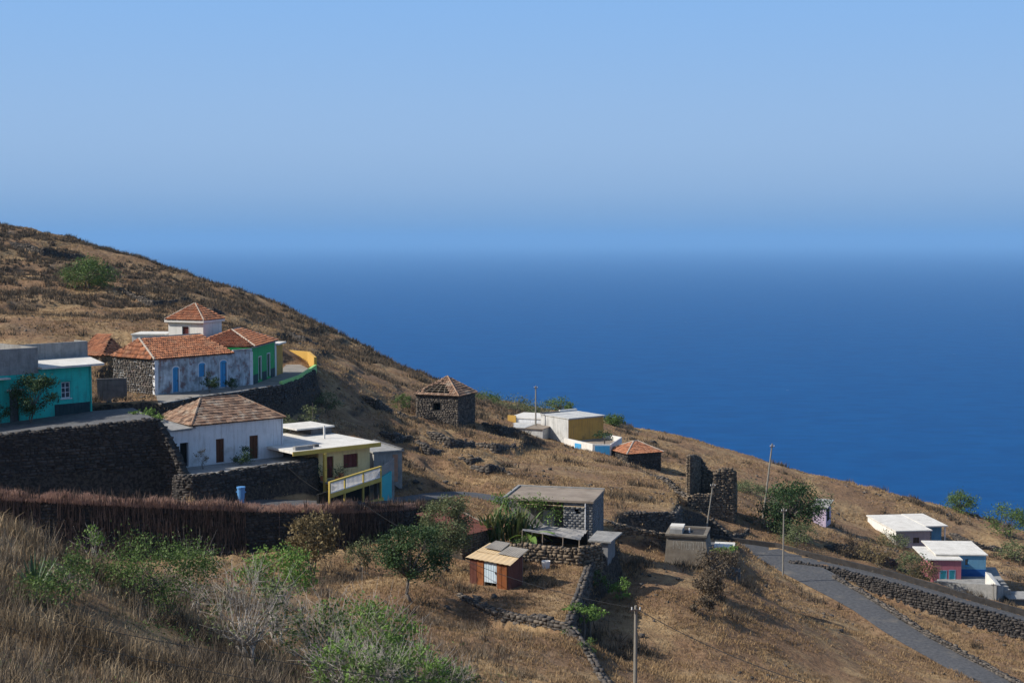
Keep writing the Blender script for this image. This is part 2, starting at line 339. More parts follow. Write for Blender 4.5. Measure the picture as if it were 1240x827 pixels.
M['timber'] = pmat('timber', (.17,.14,.11), (.26,.215,.17), 3, .9, .3, stretch=(5,5,.7))
M['pole'] = pmat('pole', (.20,.185,.16), (.29,.27,.235), 3, .9, .2, stretch=(5,5,.5))
M['glass'] = pmat('glass', (.02,.025,.03), (.03,.035,.04), 2, .15, 0, spec=.6)
M['dark'] = pmat('dark', (.006,.006,.006), (.012,.011,.010), 2, .9, 0)  # near-black that stands in for unlit interiors and recesses
M['white_paint'] = pmat('white_paint', (.66,.67,.68), (.74,.74,.74), 2, .6, .05)
M['tile'] = pmat('tile', (.43,.165,.078), (.55,.24,.125), 1.6, .9, .2, tint=(.17,.075,.048), c3=(.42,.25,.155), s3=1.1, t3=(.50,.75))
M['tile_old'] = pmat('tile_old', (.26,.15,.098), (.37,.25,.17), 1.8, .95, .2, tint=(.10,.065,.05), c3=(.44,.38,.30), s3=.9, t3=(.52,.74))
M['tile_bed'] = pmat('tile_bed', (.07,.032,.02), (.11,.05,.03), 2, .95, .2)
M['mortar_cap'] = pmat('mortar_cap', (.36,.30,.25), (.48,.42,.35), 2, .95, .2)
M['rust'] = pmat('rust', (.27,.095,.035), (.38,.15,.055), 1.2, .75, .2, c3=(.10,.035,.02), s3=1.6, t3=(.5,.7), stretch=(1.5,1.5,.5))
M['rust_dark'] = pmat('rust_dark', (.12,.045,.035), (.17,.065,.045), 1.2, .8, .2, c3=(.07,.035,.03), s3=1.2)
M['sheet_blue'] = pmat('sheet_blue', (.42,.53,.62), (.52,.61,.68), 1.2, .55, .1, c3=(.30,.33,.36), s3=1.5)
M['sheet_tan'] = pmat('sheet_tan', (.52,.38,.22), (.62,.48,.30), 1, .7, .15, c3=(.36,.26,.17), s3=1)
M['sheet_grey'] = pmat('sheet_grey', (.23,.21,.185), (.32,.295,.26), 1.2, .7, .15)
M['tarp'] = pmat('tarp', (.20,.20,.20), (.31,.30,.29), 1.0, .8, .2, c3=(.14,.135,.13), s3=1.2, stretch=(.5,2.5,1))
M['block'] = pmat('block', (.16,.165,.17), (.23,.23,.23), 1.5, .95, .3, tint=(.115,.12,.125))
M['orange_block'] = pmat('orange_block', (.36,.19,.12), (.44,.25,.17), 1.5, .95, .2, tint=(.30,.17,.11))
M['asphalt'] = pmat('asphalt', (.062,.065,.073), (.105,.107,.113), 3.5, .95, .6, bscale=6, c3=(.19,.17,.14), s3=.35, t3=(.56,.80))
M['path'] = pmat('path', (.20,.185,.165), (.29,.27,.24), .7, .95, .25, bscale=6)
M['bin_blue'] = pmat('bin_blue', (.10,.28,.58), (.12,.31,.62), 2, .5, 0)
M['bark'] = pmat('bark', (.10,.085,.07), (.20,.175,.15), 4, .95, .3)
M['bark_pale'] = pmat('bark_pale', (.33,.30,.265), (.50,.455,.41), 4, .95, .2)
M['leaf'] = pmat('leaf', (.105,.175,.042), (.15,.23,.062), 1, .6, 0, tint=(.06,.095,.03), trans=.25)
M['leaf_bright'] = pmat('leaf_bright', (.155,.28,.052), (.215,.35,.078), 1, .6, 0, tint=(.09,.15,.038), trans=.3)
M['leaf_dark'] = pmat('leaf_dark', (.040,.082,.026), (.065,.12,.038), 1, .65, 0, tint=(.02,.042,.015), trans=.15)
M['leaf_grey'] = pmat('leaf_grey', (.14,.17,.075), (.20,.235,.11), 1, .7, 0, tint=(.07,.085,.04), trans=.25)
M['leaf_dry'] = pmat('leaf_dry', (.20,.155,.075), (.28,.22,.11), 1, .8, 0, tint=(.11,.085,.045), trans=.25)
M['agave'] = pmat('agave', (.10,.16,.085), (.14,.21,.11), 2, .5, 0, tint=(.06,.10,.05))
M['banana'] = pmat('banana', (.05,.12,.035), (.09,.18,.05), 2, .45, 0, tint=(.16,.15,.06), trans=.2)
M['grass_dry'] = pmat('grass_dry', (.35,.235,.122), (.48,.34,.185), .12, .9, 0, tint=(.165,.105,.060), c3=(.50,.37,.21), s3=.05, trans=.2)
M['reed'] = pmat('reed', (.36,.245,.19), (.47,.33,.26), .5, .9, 0, tint=(.06,.045,.038), trans=.2)  # the dark tint paints the shade low on the bank
M['grass_near'] = pmat('grass_near', (.26,.185,.105), (.40,.305,.19), .35, .9, 0, tint=(.095,.068,.042), c3=(.50,.40,.26), s3=.30, t3=(.48,.66), trans=.2)
M['stalk'] = pmat('stalk', (.25,.20,.145), (.37,.30,.22), .3, .95, 0, tint=(.055,.042,.032), trans=.1)
M['reed_lit'] = pmat('reed_lit', (.42,.265,.205), (.53,.355,.28), .5, .9, 0, tint=(.20,.12,.10), trans=.25)  # lighter reed copy, sunlight on the fringe put into its colour
M['scrub'] = pmat('scrub', (.125,.095,.066), (.18,.14,.095), .3, .95, 0, tint=(.058,.047,.036), trans=.1)
M['cable'] = pmat('cable', (.015,.015,.015), (.02,.02,.02), 1, .6, 0)
M['rebar'] = pmat('rebar', (.10,.08,.07), (.14,.11,.09), 1, .8, 0)

# ------------------------------------------------------------------ mesh helpers
def link(o, parent=None):
    COL.objects.link(o)
    if parent is not None: o.parent = parent
    return o
def mesh(name, v, f, mat, parent=None, smooth=False, tint=None, loc=None):
    me = bpy.data.meshes.new(name); me.from_pydata([tuple(p) for p in v], [], f)
    if smooth: me.polygons.foreach_set('use_smooth', [True] * len(me.polygons))
    if mat: me.materials.append(M[mat] if isinstance(mat, str) else mat)
    if tint is not None:
        a = me.attributes.new('tint', 'FLOAT', 'FACE'); a.data.foreach_set('value', np.asarray(tint, np.float32))
    me.update(); o = bpy.data.objects.new(name, me)
    if loc is not None: o.location = loc
    return link(o, parent)
def tris(name, v, f, mat, parent=None, tint=None, k=3, smooth=False):
    """large meshes from numpy arrays: v (n,3), f (m,k)"""
    v = np.asarray(v, np.float32); f = np.asarray(f, np.int32); me = bpy.data.meshes.new(name)
    me.vertices.add(len(v)); me.vertices.foreach_set('co', v.ravel())
    me.loops.add(f.size); me.loops.foreach_set('vertex_index', f.ravel())
    me.polygons.add(len(f)); me.polygons.foreach_set('loop_start', np.arange(0, f.size, k, dtype=np.int32)); me.polygons.foreach_set('loop_total', np.full(len(f), k, np.int32))
    if smooth: me.polygons.foreach_set('use_smooth', np.ones(len(f), bool))
    me.materials.append(M[mat] if isinstance(mat, str) else mat)
    if tint is not None:
        a = me.attributes.new('tint', 'FLOAT', 'FACE'); a.data.foreach_set('value', np.asarray(tint, np.float32))
    me.update(calc_edges=True); me.validate()
    return link(bpy.data.objects.new(name, me), parent)
def thing(name, label, cat, loc=(0, 0, 0), rz=0.0, group=None):
    o = bpy.data.objects.new(name, None); COL.objects.link(o); o.location = loc; o.rotation_euler = (0, 0, rz); o.empty_display_size = .3
    return tag(o, label, cat, group)
def tag(o, label, cat, group=None):
    o['label'] = label; o['category'] = cat; o['kind'] = 'thing'
    if group: o['group'] = group
    return o
def kind(o, k): o['kind'] = k; return o

class MB:
    def __init__(s): s.v = []; s.f = []; s.t = []
    def quad(s, *p, t=0.0):
        n = len(s.v); s.v += [tuple(q) for q in p]; s.f.append(tuple(range(n, n + len(p)))); s.t.append(t)
    def box(s, x0, x1, y0, y1, z0, z1, t=0.0, M4=None):
        n = len(s.v)
        c = [(x0,y0,z0),(x1,y0,z0),(x1,y1,z0),(x0,y1,z0),(x0,y0,z1),(x1,y0,z1),(x1,y1,z1),(x0,y1,z1)]
        s.v += [tuple(M4 @ Vector(q)) for q in c] if M4 else c
        s.f += [tuple(n + i for i in q) for q in ((0,3,2,1),(4,5,6,7),(0,1,5,4),(1,2,6,5),(2,3,7,6),(3,0,4,7))]; s.t += [t] * 6
    def prism(s, pts, z0, z1, t=0.0):                 # plan polygon, counter-clockwise
        n = len(s.v); k = len(pts)
        zz0 = z0 if hasattr(z0, '__len__') else [z0] * k; zz1 = z1 if hasattr(z1, '__len__') else [z1] * k
        s.v += [(p[0], p[1], z) for p, z in zip(pts, zz0)] + [(p[0], p[1], z) for p, z in zip(pts, zz1)]
        s.f += [tuple(n + i for i in reversed(range(k))), tuple(n + k + i for i in range(k))] + [(n + i, n + (i + 1) % k, n + k + (i + 1) % k, n + k + i) for i in range(k)]
        s.t += [t] * (k + 2)
    def tube(s, a, b, r0, r1=None, k=6, t=0.0, cap=True):
        r1 = r0 if r1 is None else r1; a = Vector(a); b = Vector(b); d = (b - a).normalized()
        u = d.orthogonal().normalized(); w_ = d.cross(u); n = len(s.v)
        for c, r in ((a, r0), (b, r1)):
            for i in range(k):
                an = 2 * math.pi * i / k; s.v.append(tuple(c + (u * math.cos(an) + w_ * math.sin(an)) * r))
        for i in range(k):
            j = (i + 1) % k; s.f.append((n + i, n + j, n + k + j, n + k + i)); s.t.append(t)
        if cap: s.f += [tuple(n + i for i in reversed(range(k))), tuple(n + k + i for i in range(k))]; s.t += [t, t]
    def path(s, pts, r, k=5, t=0.0):
        for i in range(len(pts) - 1):
            ra = r[i] if hasattr(r, '__len__') else r; rb = r[i + 1] if hasattr(r, '__len__') else r
            s.tube(pts[i], pts[i + 1], ra, rb, k, t, cap=(i == 0 or i == len(pts) - 2))
    def build(s, name, mat, parent=None, smooth=False):
        return mesh(name, s.v, s.f, mat, parent, smooth, tint=s.t)
def box(name, x0, x1, y0, y1, z0, z1, mat, parent):
    b = MB(); b.box(x0, x1, y0, y1, z0, z1); return b.build(name, mat, parent)

def pbox(x0, x1, y0, y1, z0, z1):
    b = MB(); b.box(x0, x1, y0, y1, z0, z1); return b
# many jittered stones at once
CUBE = np.array([(-1,-1,-1),(1,-1,-1),(1,1,-1),(-1,1,-1),(-1,-1,1),(1,-1,1),(1,1,1),(-1,1,1)], float) * .5
CF = np.array([(0,3,2,1),(4,5,6,7),(0,1,5,4),(1,2,6,5),(2,3,7,6),(3,0,4,7)])
def stones(name, c, ax, size, mat, parent, jit=.16, k=None):
    """c (n,3) centres, ax (n,2) unit wall direction, size (n,3) along / across / up"""
    n = len(c)
    if n == 0: return None
    j = CUBE[None] * (1 - jit) + rng.uniform(-jit, jit, (n, 8, 3)) * .9
    j = j * size[:, None, :]
    x = j[..., 0] * ax[:, None, 0] - j[..., 1] * ax[:, None, 1]; y = j[..., 0] * ax[:, None, 1] + j[..., 1] * ax[:, None, 0]
    v = np.stack([x, y, j[..., 2]], -1) + c[:, None, :]
    f = (CF[None] + 8 * np.arange(n)[:, None, None]).reshape(-1, 4)
    o = tris(name, v.reshape(-1, 3), f, mat, parent, tint=np.repeat(np.clip(rng.normal(.3, .38, n), 0, 1), 6), k=4)
    return kind(o, 'stuff')
def stone_wall(name, label, top, th=.5, mat='basalt', core='mortar', cat='stone wall', sz=(.34, .20), depth=.5, minh=.25, group=None, step=.5, ragged=.12, bottom=None):
    """dry-stone wall along top points (x,y,z); it reaches down into the ground on both sides"""
    top = [np.array(p, float) for p in top]; st = []
    for a, b in zip(top[:-1], top[1:]):
        m = max(1, int(round(np.linalg.norm((b - a)[:2]) / step)))
        for k in range(m): st.append(a + (b - a) * k / m)
    st.append(top[-1]); st = np.array(st); m = len(st)
    st[:, 2] += fbm(np.arange(m) / 3.0, np.zeros(m) + top[0][0], 5, 3) * ragged
    d = np.gradient(st[:, :2], axis=0); d /= np.linalg.norm(d, axis=1)[:, None] + 1e-9
    nr = np.c_[d[:, 1], -d[:, 0]]
    A = st[:, :2] + nr * th / 2; B = st[:, :2] - nr * th / 2
    ga = H(A[:, 0] + nr[:, 0] * .5, A[:, 1] + nr[:, 1] * .5); gb = H(B[:, 0] - nr[:, 0] * .5, B[:, 1] - nr[:, 1] * .5)
    bot = np.minimum(ga, gb) - depth if bottom is None else np.full(m, bottom)
    root = thing(name, label, cat, (st[0][0], st[0][1], bot[0] + depth), 0, group); o = st[0].copy(); o[2] = bot[0] + depth
    v = []; f = []
    for i in range(m):
        v += [(*A[i], bot[i]), (*A[i], st[i, 2]), (*B[i], st[i, 2]), (*B[i], bot[i])]
    for i in range(m - 1):
        a = 4 * i; b = a + 4
        f += [(a, b, b + 1, a + 1), (a + 1, b + 1, b + 2, a + 2), (a + 2, b + 2, b + 3, a + 3)]
    f += [(0, 1, 2, 3), (4 * m - 1, 4 * m - 2, 4 * m - 3, 4 * m - 4)]
    mesh('wall_core', np.array(v) - o, f, core, root)
    C = []; AX = []; SZ = []
    arc = np.r_[0, np.cumsum(np.linalg.norm(np.diff(st[:, :2], axis=0), axis=1))]
    def sample(s): return [np.interp(s, arc, st[:, q]) for q in range(3)] + [np.interp(s, arc, d[:, q]) for q in range(2)] + [np.interp(s, arc, bot), np.interp(s, arc, ga), np.interp(s, arc, gb)]
    for side in (1, -1):
        zr = bot.min(); zmax = st[:, 2].max()
        while zr < zmax:
            rh = sz[1] * random.uniform(.65, 1.45); s = random.uniform(0, sz[0])
            while s < arc[-1]:
                lw = sz[0] * random.choice((.5, .7, .9, 1.1, 1.5, 2.0)) * random.uniform(.85, 1.15); x, y, zt, dx, dy, bo, a_, b_ = sample(s + lw / 2)
                gr = (a_ if side > 0 else b_) - .25
                if zr + rh > gr and zr + rh * .6 < zt:
                    nx, ny = dy * side, -dx * side; off = th / 2 - .06 + random.uniform(-.03, .05)
                    C.append((x + nx * off, y + ny * off, zr + rh / 2)); AX.append((dx, dy)); SZ.append((lw * .96, random.uniform(.2, .3), rh * .97))
                s += lw
            zr += rh
    s = 0
    while s < arc[-1]:                                # coping stones
        lw = sz[0] * random.uniform(.6, 1.4); x, y, zt, dx, dy, *_ = sample(min(s + lw / 2, arc[-1]))
        for o_ in (-.25, .25):
            C.append((x + dy * o_ * th, y - dx * o_ * th, zt + random.uniform(-.06, .10))); AX.append((dx, dy)); SZ.append((lw, th * .55, sz[1] * random.uniform(.6, 1.1)))
        s += lw
    for e, q in ((0, -1), (m - 1, 1)):                # end faces
        z = bot[e] + depth * .5
        while z < st[e, 2]:
            for o_ in (-.25, .25):
                C.append((st[e, 0] + d[e, 0] * q * .02 + nr[e, 0] * o_ * th, st[e, 1] + d[e, 1] * q * .02 + nr[e, 1] * o_ * th, z)); AX.append(tuple(d[e])); SZ.append((.25, th * .52, sz[1] * .95))
            z += sz[1]
    stones('stones', np.array(C) - o, np.array(AX), np.array(SZ), mat, root)
    return root

# ------------------------------------------------------------------ house helpers; local x along the front, y away, z up
def hroot(name, label, cat, A, B):
    d = (B - A); return thing(name, label, cat, A, math.atan2(d.y, d.x)), math.hypot(d.x, d.y)
def side(Lx, D, s):
    return {'f': ((0, 0), (1, 0), (0, -1), Lx), 'r': ((Lx, 0), (0, 1), (1, 0), D), 'b': ((Lx, D), (-1, 0), (0, 1), Lx), 'l': ((0, D), (0, -1), (-1, 0), D)}[s]
def shell(root, Lx, D, h, op={}, mat='plaster', z0=-.6, th=.3, ox=0, oy=0, name='wall', hs=None):
    """four outer walls with real openings; op[side] = [(u0,u1,v0,v1)]; hs: (front, back) heights for a mono-pitch"""
    b = MB()
    for s in 'frbl':
        (x0, y0), (dx, dy), (nx, ny), ln = side(Lx, D, s); ho = op.get(s, [])
        us = sorted({0, ln, *[q for o in ho for q in o[:2]]}); vsn = sorted({z0, h, *[q for o in ho for q in o[2:]]})
        def pt(u, v, n_): return (ox + x0 + dx * u - nx * n_, oy + y0 + dy * u - ny * n_, v)
        for u0, u1 in zip(us[:-1], us[1:]):
            for v0, v1 in zip(vsn[:-1], vsn[1:]):
                if any(o[0] <= (u0 + u1) / 2 <= o[1] and o[2] <= (v0 + v1) / 2 <= o[3] for o in ho): continue
                b.quad(pt(u0, v0, 0), pt(u1, v0, 0), pt(u1, v1, 0), pt(u0, v1, 0)); b.quad(pt(u1, v0, th), pt(u0, v0, th), pt(u0, v1, th), pt(u1, v1, th))
        for o in ho:
            a, c, e, g = o
            b.quad(pt(a, e, 0), pt(a, g, 0), pt(a, g, th), pt(a, e, th)); b.quad(pt(c, e, th), pt(c, g, th), pt(c, g, 0), pt(c, e, 0))
            b.quad(pt(a, g, 0), pt(c, g, 0), pt(c, g, th), pt(a, g, th)); b.quad(pt(a, e, th), pt(c, e, th), pt(c, e, 0), pt(a, e, 0))
    return b.build(name, mat, root)
def sbox(b, Lx, D, s, u0, u1, n0, n1, v0, v1, ox=0, oy=0):
    (x0, y0), (dx, dy), (nx, ny), ln = side(Lx, D, s)
    xa, xb = x0 + dx * u0 + nx * n0, x0 + dx * u1 + nx * n1; ya, yb = y0 + dy * u0 + ny * n0, y0 + dy * u1 + ny * n1
    b.box(ox + min(xa, xb), ox + max(xa, xb), oy + min(ya, yb), oy + max(ya, yb), v0, v1)
def door(root, Lx, D, s, o, mat='wood', frame='plaster', ox=0, oy=0, leafs=2, fw=.10, name='door', arch=0):
    a, c, e, g = o; b = MB(); m_ = (a + c) / 2
    for k in range(leafs):
        w_ = (c - a) / leafs; sbox(b, Lx, D, s, a + k * w_ + .012, a + (k + 1) * w_ - .012, -.20, -.14, e + .01, g - .01, ox, oy)
        for q in range(3):
            hh = (g - e) / 3; sbox(b, Lx, D, s, a + k * w_ + .07, a + (k + 1) * w_ - .07, -.141, -.115, e + q * hh + .10, e + (q + 1) * hh - .06, ox, oy)
    def arcp(r, hh, n_): return [((a + c) / 2 - math.cos(math.pi * i / 8) * r, g + math.sin(math.pi * i / 8) * hh, n_) for i in range(9)]
    (x0_, y0_), (dx_, dy_), (nx_2, ny_2), _ = side(Lx, D, s)
    def to3(q): return (ox + x0_ + dx_ * q[0] + nx_2 * q[2], oy + y0_ + dy_ * q[0] + ny_2 * q[2], q[1])
    if arch: b.quad(*[to3(q) for q in reversed(arcp((c - a) / 2, arch, .02))])
    d = b.build(name, mat, root)
    if frame:
        b = MB()
        if arch:
            p_, q_ = arcp((c - a) / 2, arch, .035), arcp((c - a) / 2 + fw, arch + fw, .035)
            for i in range(8):
                b.quad(to3(p_[i]), to3(p_[i + 1]), to3(q_[i + 1]), to3(q_[i])); b.quad(to3(q_[i]), to3(q_[i + 1]), to3((*q_[i + 1][:2], -.02)), to3((*q_[i][:2], -.02)))
        sbox(b, Lx, D, s, a - fw, a + .002, -.1, .03, e, g + (0 if arch else fw), ox, oy); sbox(b, Lx, D, s, c - .002, c + fw, -.1, .03, e, g + (0 if arch else fw), ox, oy); (None if arch else sbox(b, Lx, D, s, a + .002, c - .002, -.1, .03, g - .002, g + fw, ox, oy))
        b.build('frame', frame, d)
    b = MB(); sbox(b, Lx, D, s, c - .16, c - .12, -.14, -.07, e + (g - e) * .45, e + (g - e) * .52, ox, oy); b.build('handle', 'rebar', d)
    return d
def window(root, Lx, D, s, o, frame='white_paint', panes=(2, 3), ox=0, oy=0, sill=True, glass='glass', fw=.07, surround=None):
    a, c, e, g = o; b = MB()
    sbox(b, Lx, D, s, a, a + fw, -.2, -.08, e, g, ox, oy); sbox(b, Lx, D, s, c - fw, c, -.2, -.08, e, g, ox, oy)
    sbox(b, Lx, D, s, a + fw, c - fw, -.2, -.08, e, e + fw, ox, oy); sbox(b, Lx, D, s, a + fw, c - fw, -.2, -.08, g - fw, g, ox, oy)
    W_, H_ = (c - a - 2 * fw), (g - e - 2 * fw)
    for k in range(1, panes[0]): u = a + fw + W_ * k / panes[0]; sbox(b, Lx, D, s, u - .03, u + .03, -.18, -.09, e + fw, g - fw, ox, oy)
    for k in range(1, panes[1]): v = e + fw + H_ * k / panes[1]; sbox(b, Lx, D, s, a + fw, c - fw, -.17, -.095, v - .025, v + .025, ox, oy)
    d = b.build('window', frame, root)
    b = MB(); sbox(b, Lx, D, s, a + .01, c - .01, -.16, -.13, e + .01, g - .01, ox, oy); b.build('pane', glass, d)
    if sill:
        b = MB(); sbox(b, Lx, D, s, a - .1, c + .1, -.1, .09, e - .08, e - .002, ox, oy); b.build('sill', frame, d)
    if surround:
        b = MB(); q = .11
        sbox(b, Lx, D, s, a - q, a + .002, -.1, .03, e - .002, g + q, ox, oy); sbox(b, Lx, D, s, c - .002, c + q, -.1, .03, e - .002, g + q, ox, oy); sbox(b, Lx, D, s, a + .002, c - .002, -.1, .03, g - .002, g + q, ox, oy)
        b.build('frame', surround, d)
    return d
def tiled(root, facets, mat='tile', tw=.24, tl=.36, lift=.075, skip=0.0, bed='tile_bed', caps=(), name='roof', holes=None, frame=None, flat=False, capmat='mortar_cap', capr=.11):
    """facets: (eave_left, eave_right, top_right, top_left) seen from outside; bed slab + rows of curved tiles"""
    b = MB(); T = MB()
    for E0, E1, T1, T0 in facets:
        E0, E1, T1, T0 = map(Vector, (E0, E1, T1, T0)); pl = [E0, E1] + ([T1, T0] if (T1 - T0).length > 1e-4 else [T1])
        if not holes: b.quad(*pl)
        nrm = (E1 - E0).cross(T0 - E0).normalized()
        if not holes: b.quad(*[q - nrm * .09 for q in reversed(pl)])
        if not holes:
            for i in range(len(pl)): j = (i + 1) % len(pl); b.quad(pl[i] - nrm * .09, pl[j] - nrm * .09, pl[j], pl[i])
        u = (E1 - E0).normalized(); v = nrm.cross(u); h = (T0 - E0).dot(v); wE = (E1 - E0).length; tl0 = (T0 - E0).dot(u); tl1 = (T1 - E0).dot(u)
        rows = max(1, int(round(h / tl))); rl = h / rows
        for r in range(rows):
            v0 = r * rl; f0 = v0 / h; f1 = (v0 + rl * .5) / h
            uL = tl0 * f1; uR = wE + (tl1 - wE) * f1; off = (r % 2) * tw * .5 if flat else 0
            k0 = int(math.floor((uL - off) / tw)); k1 = int(math.ceil((uR - off) / tw))
            rowt = random.uniform(-.12, .12)
            for k in range(k0, k1):
                ua = k * tw + off + (0 if not skip else 0); ub = ua + tw * (.97 if flat else .99)
                ua = max(ua, uL); ub = min(ub, uR)
                if ub - ua < tw * .25: continue
                if holes and holes((ua + ub) / 2, v0 + rl / 2, E0, u, v): continue
                if random.random() < skip: continue
                tt = min(1, max(0, random.gauss(.30, .26) + rowt)); dz = random.uniform(-.015, .02); sl = random.uniform(-.02, .02)
                pr = [(0, .0), (.5, 1.0), (1, .0)] if not flat else [(0, .15), (.12, .55), (1, .45)]
                lo = [E0 + u * (ua + (ub - ua) * a + sl) + v * (v0 - .05) + nrm * (lift * (.45 + .55 * q) + dz + .02) for a, q in pr]
                up = [E0 + u * (ua + (ub - ua) * a) + v * (v0 + rl * 1.0) + nrm * (lift * (.05 + .45 * q) + dz + .005) for a, q in pr]
                for i in range(2): T.quad(lo[i], lo[i + 1], up[i + 1], up[i], t=tt)
                bl = [q - nrm * lift * .9 for q in lo]
                for i in range(2): T.quad(bl[i], bl[i + 1], lo[i + 1], lo[i], t=min(1, tt + .6))  # lips tinted darker than their tile, painting the shadow between rows
    rf = b.build(name, bed, root) if b.v else frame.build(name, 'timber', root)
    kind(T.build('tiles', mat, rf), 'stuff')
    for a, c in caps:
        q = MB(); q.tube(Vector(a) + Vector((0, 0, .03)), Vector(c) + Vector((0, 0, .03)), capr, capr, 6); q.build('ridge_cap', capmat, rf)
    return rf
def hip(x0, x1, y0, y1, z, rx0, rx1, ry, rz):
    a, b, c, d = (x0, y0, z), (x1, y0, z), (x1, y1, z), (x0, y1, z); p, q = (rx0, ry, rz), (rx1, ry, rz)
    return [(a, b, q, p), (b, c, q, q), (c, d, p, q), (d, a, p, p)], [(p, q), (a, p), (d, p), (b, q), (c, q)]

class Plane:
    """reads places on an upright plane through O along unit direction d from pixels"""
    def __init__(s, O, d): s.O = Vector(O); s.d = Vector((d[0], d[1], 0)).normalized()
    def __call__(s, px, py):
        a, b, c = ray(px, py); k = b / a if abs(a) > 1e-9 else 1e9
        u = (s.O.x * b - s.O.y * a) / (a * s.d.y - b * s.d.x); t = (s.O.y + u * s.d.y) / b
        return u, c * t - s.O.z
    def rect(s, p0, q0, p1, q1, base=None):
        m = (p0 + p1) / 2; u0 = s(p0, q1)[0]; u1 = s(p1, q1)[0]; return (u0, u1, s(m, q1)[1] if base is None else base, s(m, q0)[1])
def stone_faces(root, Lx, D, h, z0, op, mat, sides='fr', sz=(.34, .20), ox=0, oy=0):
    C = []; AX = []; SZ = []
    for s in sides:
        (x0, y0), (dx, dy), (nx, ny), ln = side(Lx, D, s); z = z0
        while z < h:
            rh = sz[1] * random.uniform(.75, 1.25); u = 0 if random.random() < .5 else -.1
            while u < ln:
                lw = min(sz[0] * random.uniform(.55, 1.5), ln - u + .04); um = u + lw / 2
                if not any(o[0] - lw * .4 < um < o[1] + lw * .4 and o[2] - rh < z < o[3] for o in op.get(s, [])):
                    C.append((ox + x0 + dx * um + nx * random.uniform(-.08, -.02), oy + y0 + dy * um + ny * random.uniform(-.08, -.02), z + rh / 2)); AX.append((dx, dy)); SZ.append((lw * .97, .26, min(rh * .97, h - z + .05)))
                u += lw
            z += rh
    return stones('stones', np.array(C), np.array(AX), np.array(SZ), mat, root)
def corrugated(b, p0, p1, p2, p3, n=8, amp=.035, t=0.0):
    """a corrugated sheet between the edges p0-p3 and p1-p2, ridges along p0->p3"""
    p0, p1, p2, p3 = map(Vector, (p0, p1, p2, p3)); nn = (p1 - p0).cross(p3 - p0).normalized(); k = 2 * n
    lo = [p0.lerp(p1, i / k) + nn * (amp * (i % 2)) for i in range(k + 1)]; hi = [p3.lerp(p2, i / k) + nn * (amp * (i % 2)) for i in range(k + 1)]
    for i in range(k):
        b.quad(lo[i], lo[i + 1], hi[i + 1], hi[i], t=t); b.quad(hi[i] - nn * .02, hi[i + 1] - nn * .02, lo[i + 1] - nn * .02, lo[i] - nn * .02, t=t)

# ------------------------------------------------------------------ plants
def leafmesh(name, c, size, mat, parent, tint=None, asp=.5, up=.25):
    n = len(c); c = np.asarray(c, float)
    d = rng.normal(size=(n, 3)); d[:, 2] += up; d /= np.linalg.norm(d, axis=1)[:, None]
    e = np.cross(d, rng.normal(size=(n, 3))); e /= np.linalg.norm(e, axis=1)[:, None] + 1e-9
    s = np.asarray(size) * rng.uniform(.6, 1.35, n); nn = np.cross(d, e)
    p0 = c - d * (s * .5)[:, None]; p2 = c + d * (s * .5)[:, None] - nn * (s * .1)[:, None]
    p1 = c + e * (s * asp * .5)[:, None] + nn * (s * .06)[:, None]; p3 = c - e * (s * asp * .5)[:, None] + nn * (s * .06)[:, None]
    v = np.stack([p0, p1, p2, p3], 1).reshape(-1, 3); f = np.arange(4 * n).reshape(-1, 4)
    if tint is None: tint = rng.uniform(0, 1, n)
    return tris(name, v, f, mat, parent, tint=np.clip(tint, 0, 1), k=4)
def blades(base, h, wd, lean, mat, name, parent=None, tint=None, az=None):
    """one curved blade of two faces (a quad and a tip) per base point"""
    n = len(base); base = np.asarray(base, float); az = rng.uniform(0, 2 * np.pi, n) if az is None else az
    la = np.stack([np.cos(az), np.sin(az), np.zeros(n)], 1); pe = rng.uniform(0, 2 * np.pi, n); w_ = np.stack([np.cos(pe), np.sin(pe), np.zeros(n)], 1) * (np.asarray(wd) * .5 * np.ones(n))[:, None]
    h = np.asarray(h) * np.ones(n); lean = np.asarray(lean) * np.ones(n)
    mid = base + la * (lean * h * .35)[:, None] + np.array([0, 0, 1.0]) * (h * .6)[:, None]
    tip = base + la * (lean * h)[:, None] + np.array([0, 0, 1.0]) * (h * np.clip(1.0 - lean * .35, .3, 1))[:, None]
    v = np.stack([base - w_, base + w_, mid + w_ * .7, mid - w_ * .7, tip], 1).reshape(-1, 3)
    i = 5 * np.arange(n)[:, None]
    f = np.concatenate([i + np.array([[0, 1, 2]]), i + np.array([[0, 2, 3]]), i + np.array([[3, 2, 4]])], 1).reshape(-1, 3)
    t = rng.uniform(0, 1, n) if tint is None else tint
    return tris(name, v, f, mat, parent, tint=np.repeat(np.clip(t, 0, 1), 3))
def limbs(b, p, d, ln, r, lvl, ends, spread=.7, rise=.15, k=5, sub=(2, 3)):
    q = p; seg = 3; dd = Vector(d)
    pts = [Vector(p)]; rs = [r]
    for i in range(seg):
        dd = (dd + Vector((random.uniform(-.25, .25), random.uniform(-.25, .25), random.uniform(-.1, .1) + rise * .5))).normalized()
        q = q + dd * (ln / seg); pts.append(q.copy()); rs.append(r * (1 - .45 * (i + 1) / seg))
    b.path(pts, rs, k)
    if lvl == 0: ends.append((pts[-1], ln)); ends.append((pts[-2], ln)); return
    for i in range(random.randint(*sub)):
        nd = (dd + Vector((random.gauss(0, spread), random.gauss(0, spread), random.gauss(rise, spread * .5)))).normalized()
        limbs(b, pts[random.choice((2, 3, 3))], nd, ln * random.uniform(.6, .85), rs[-1] * .85, lvl - 1, ends, spread, rise, max(3, k - 1), sub)
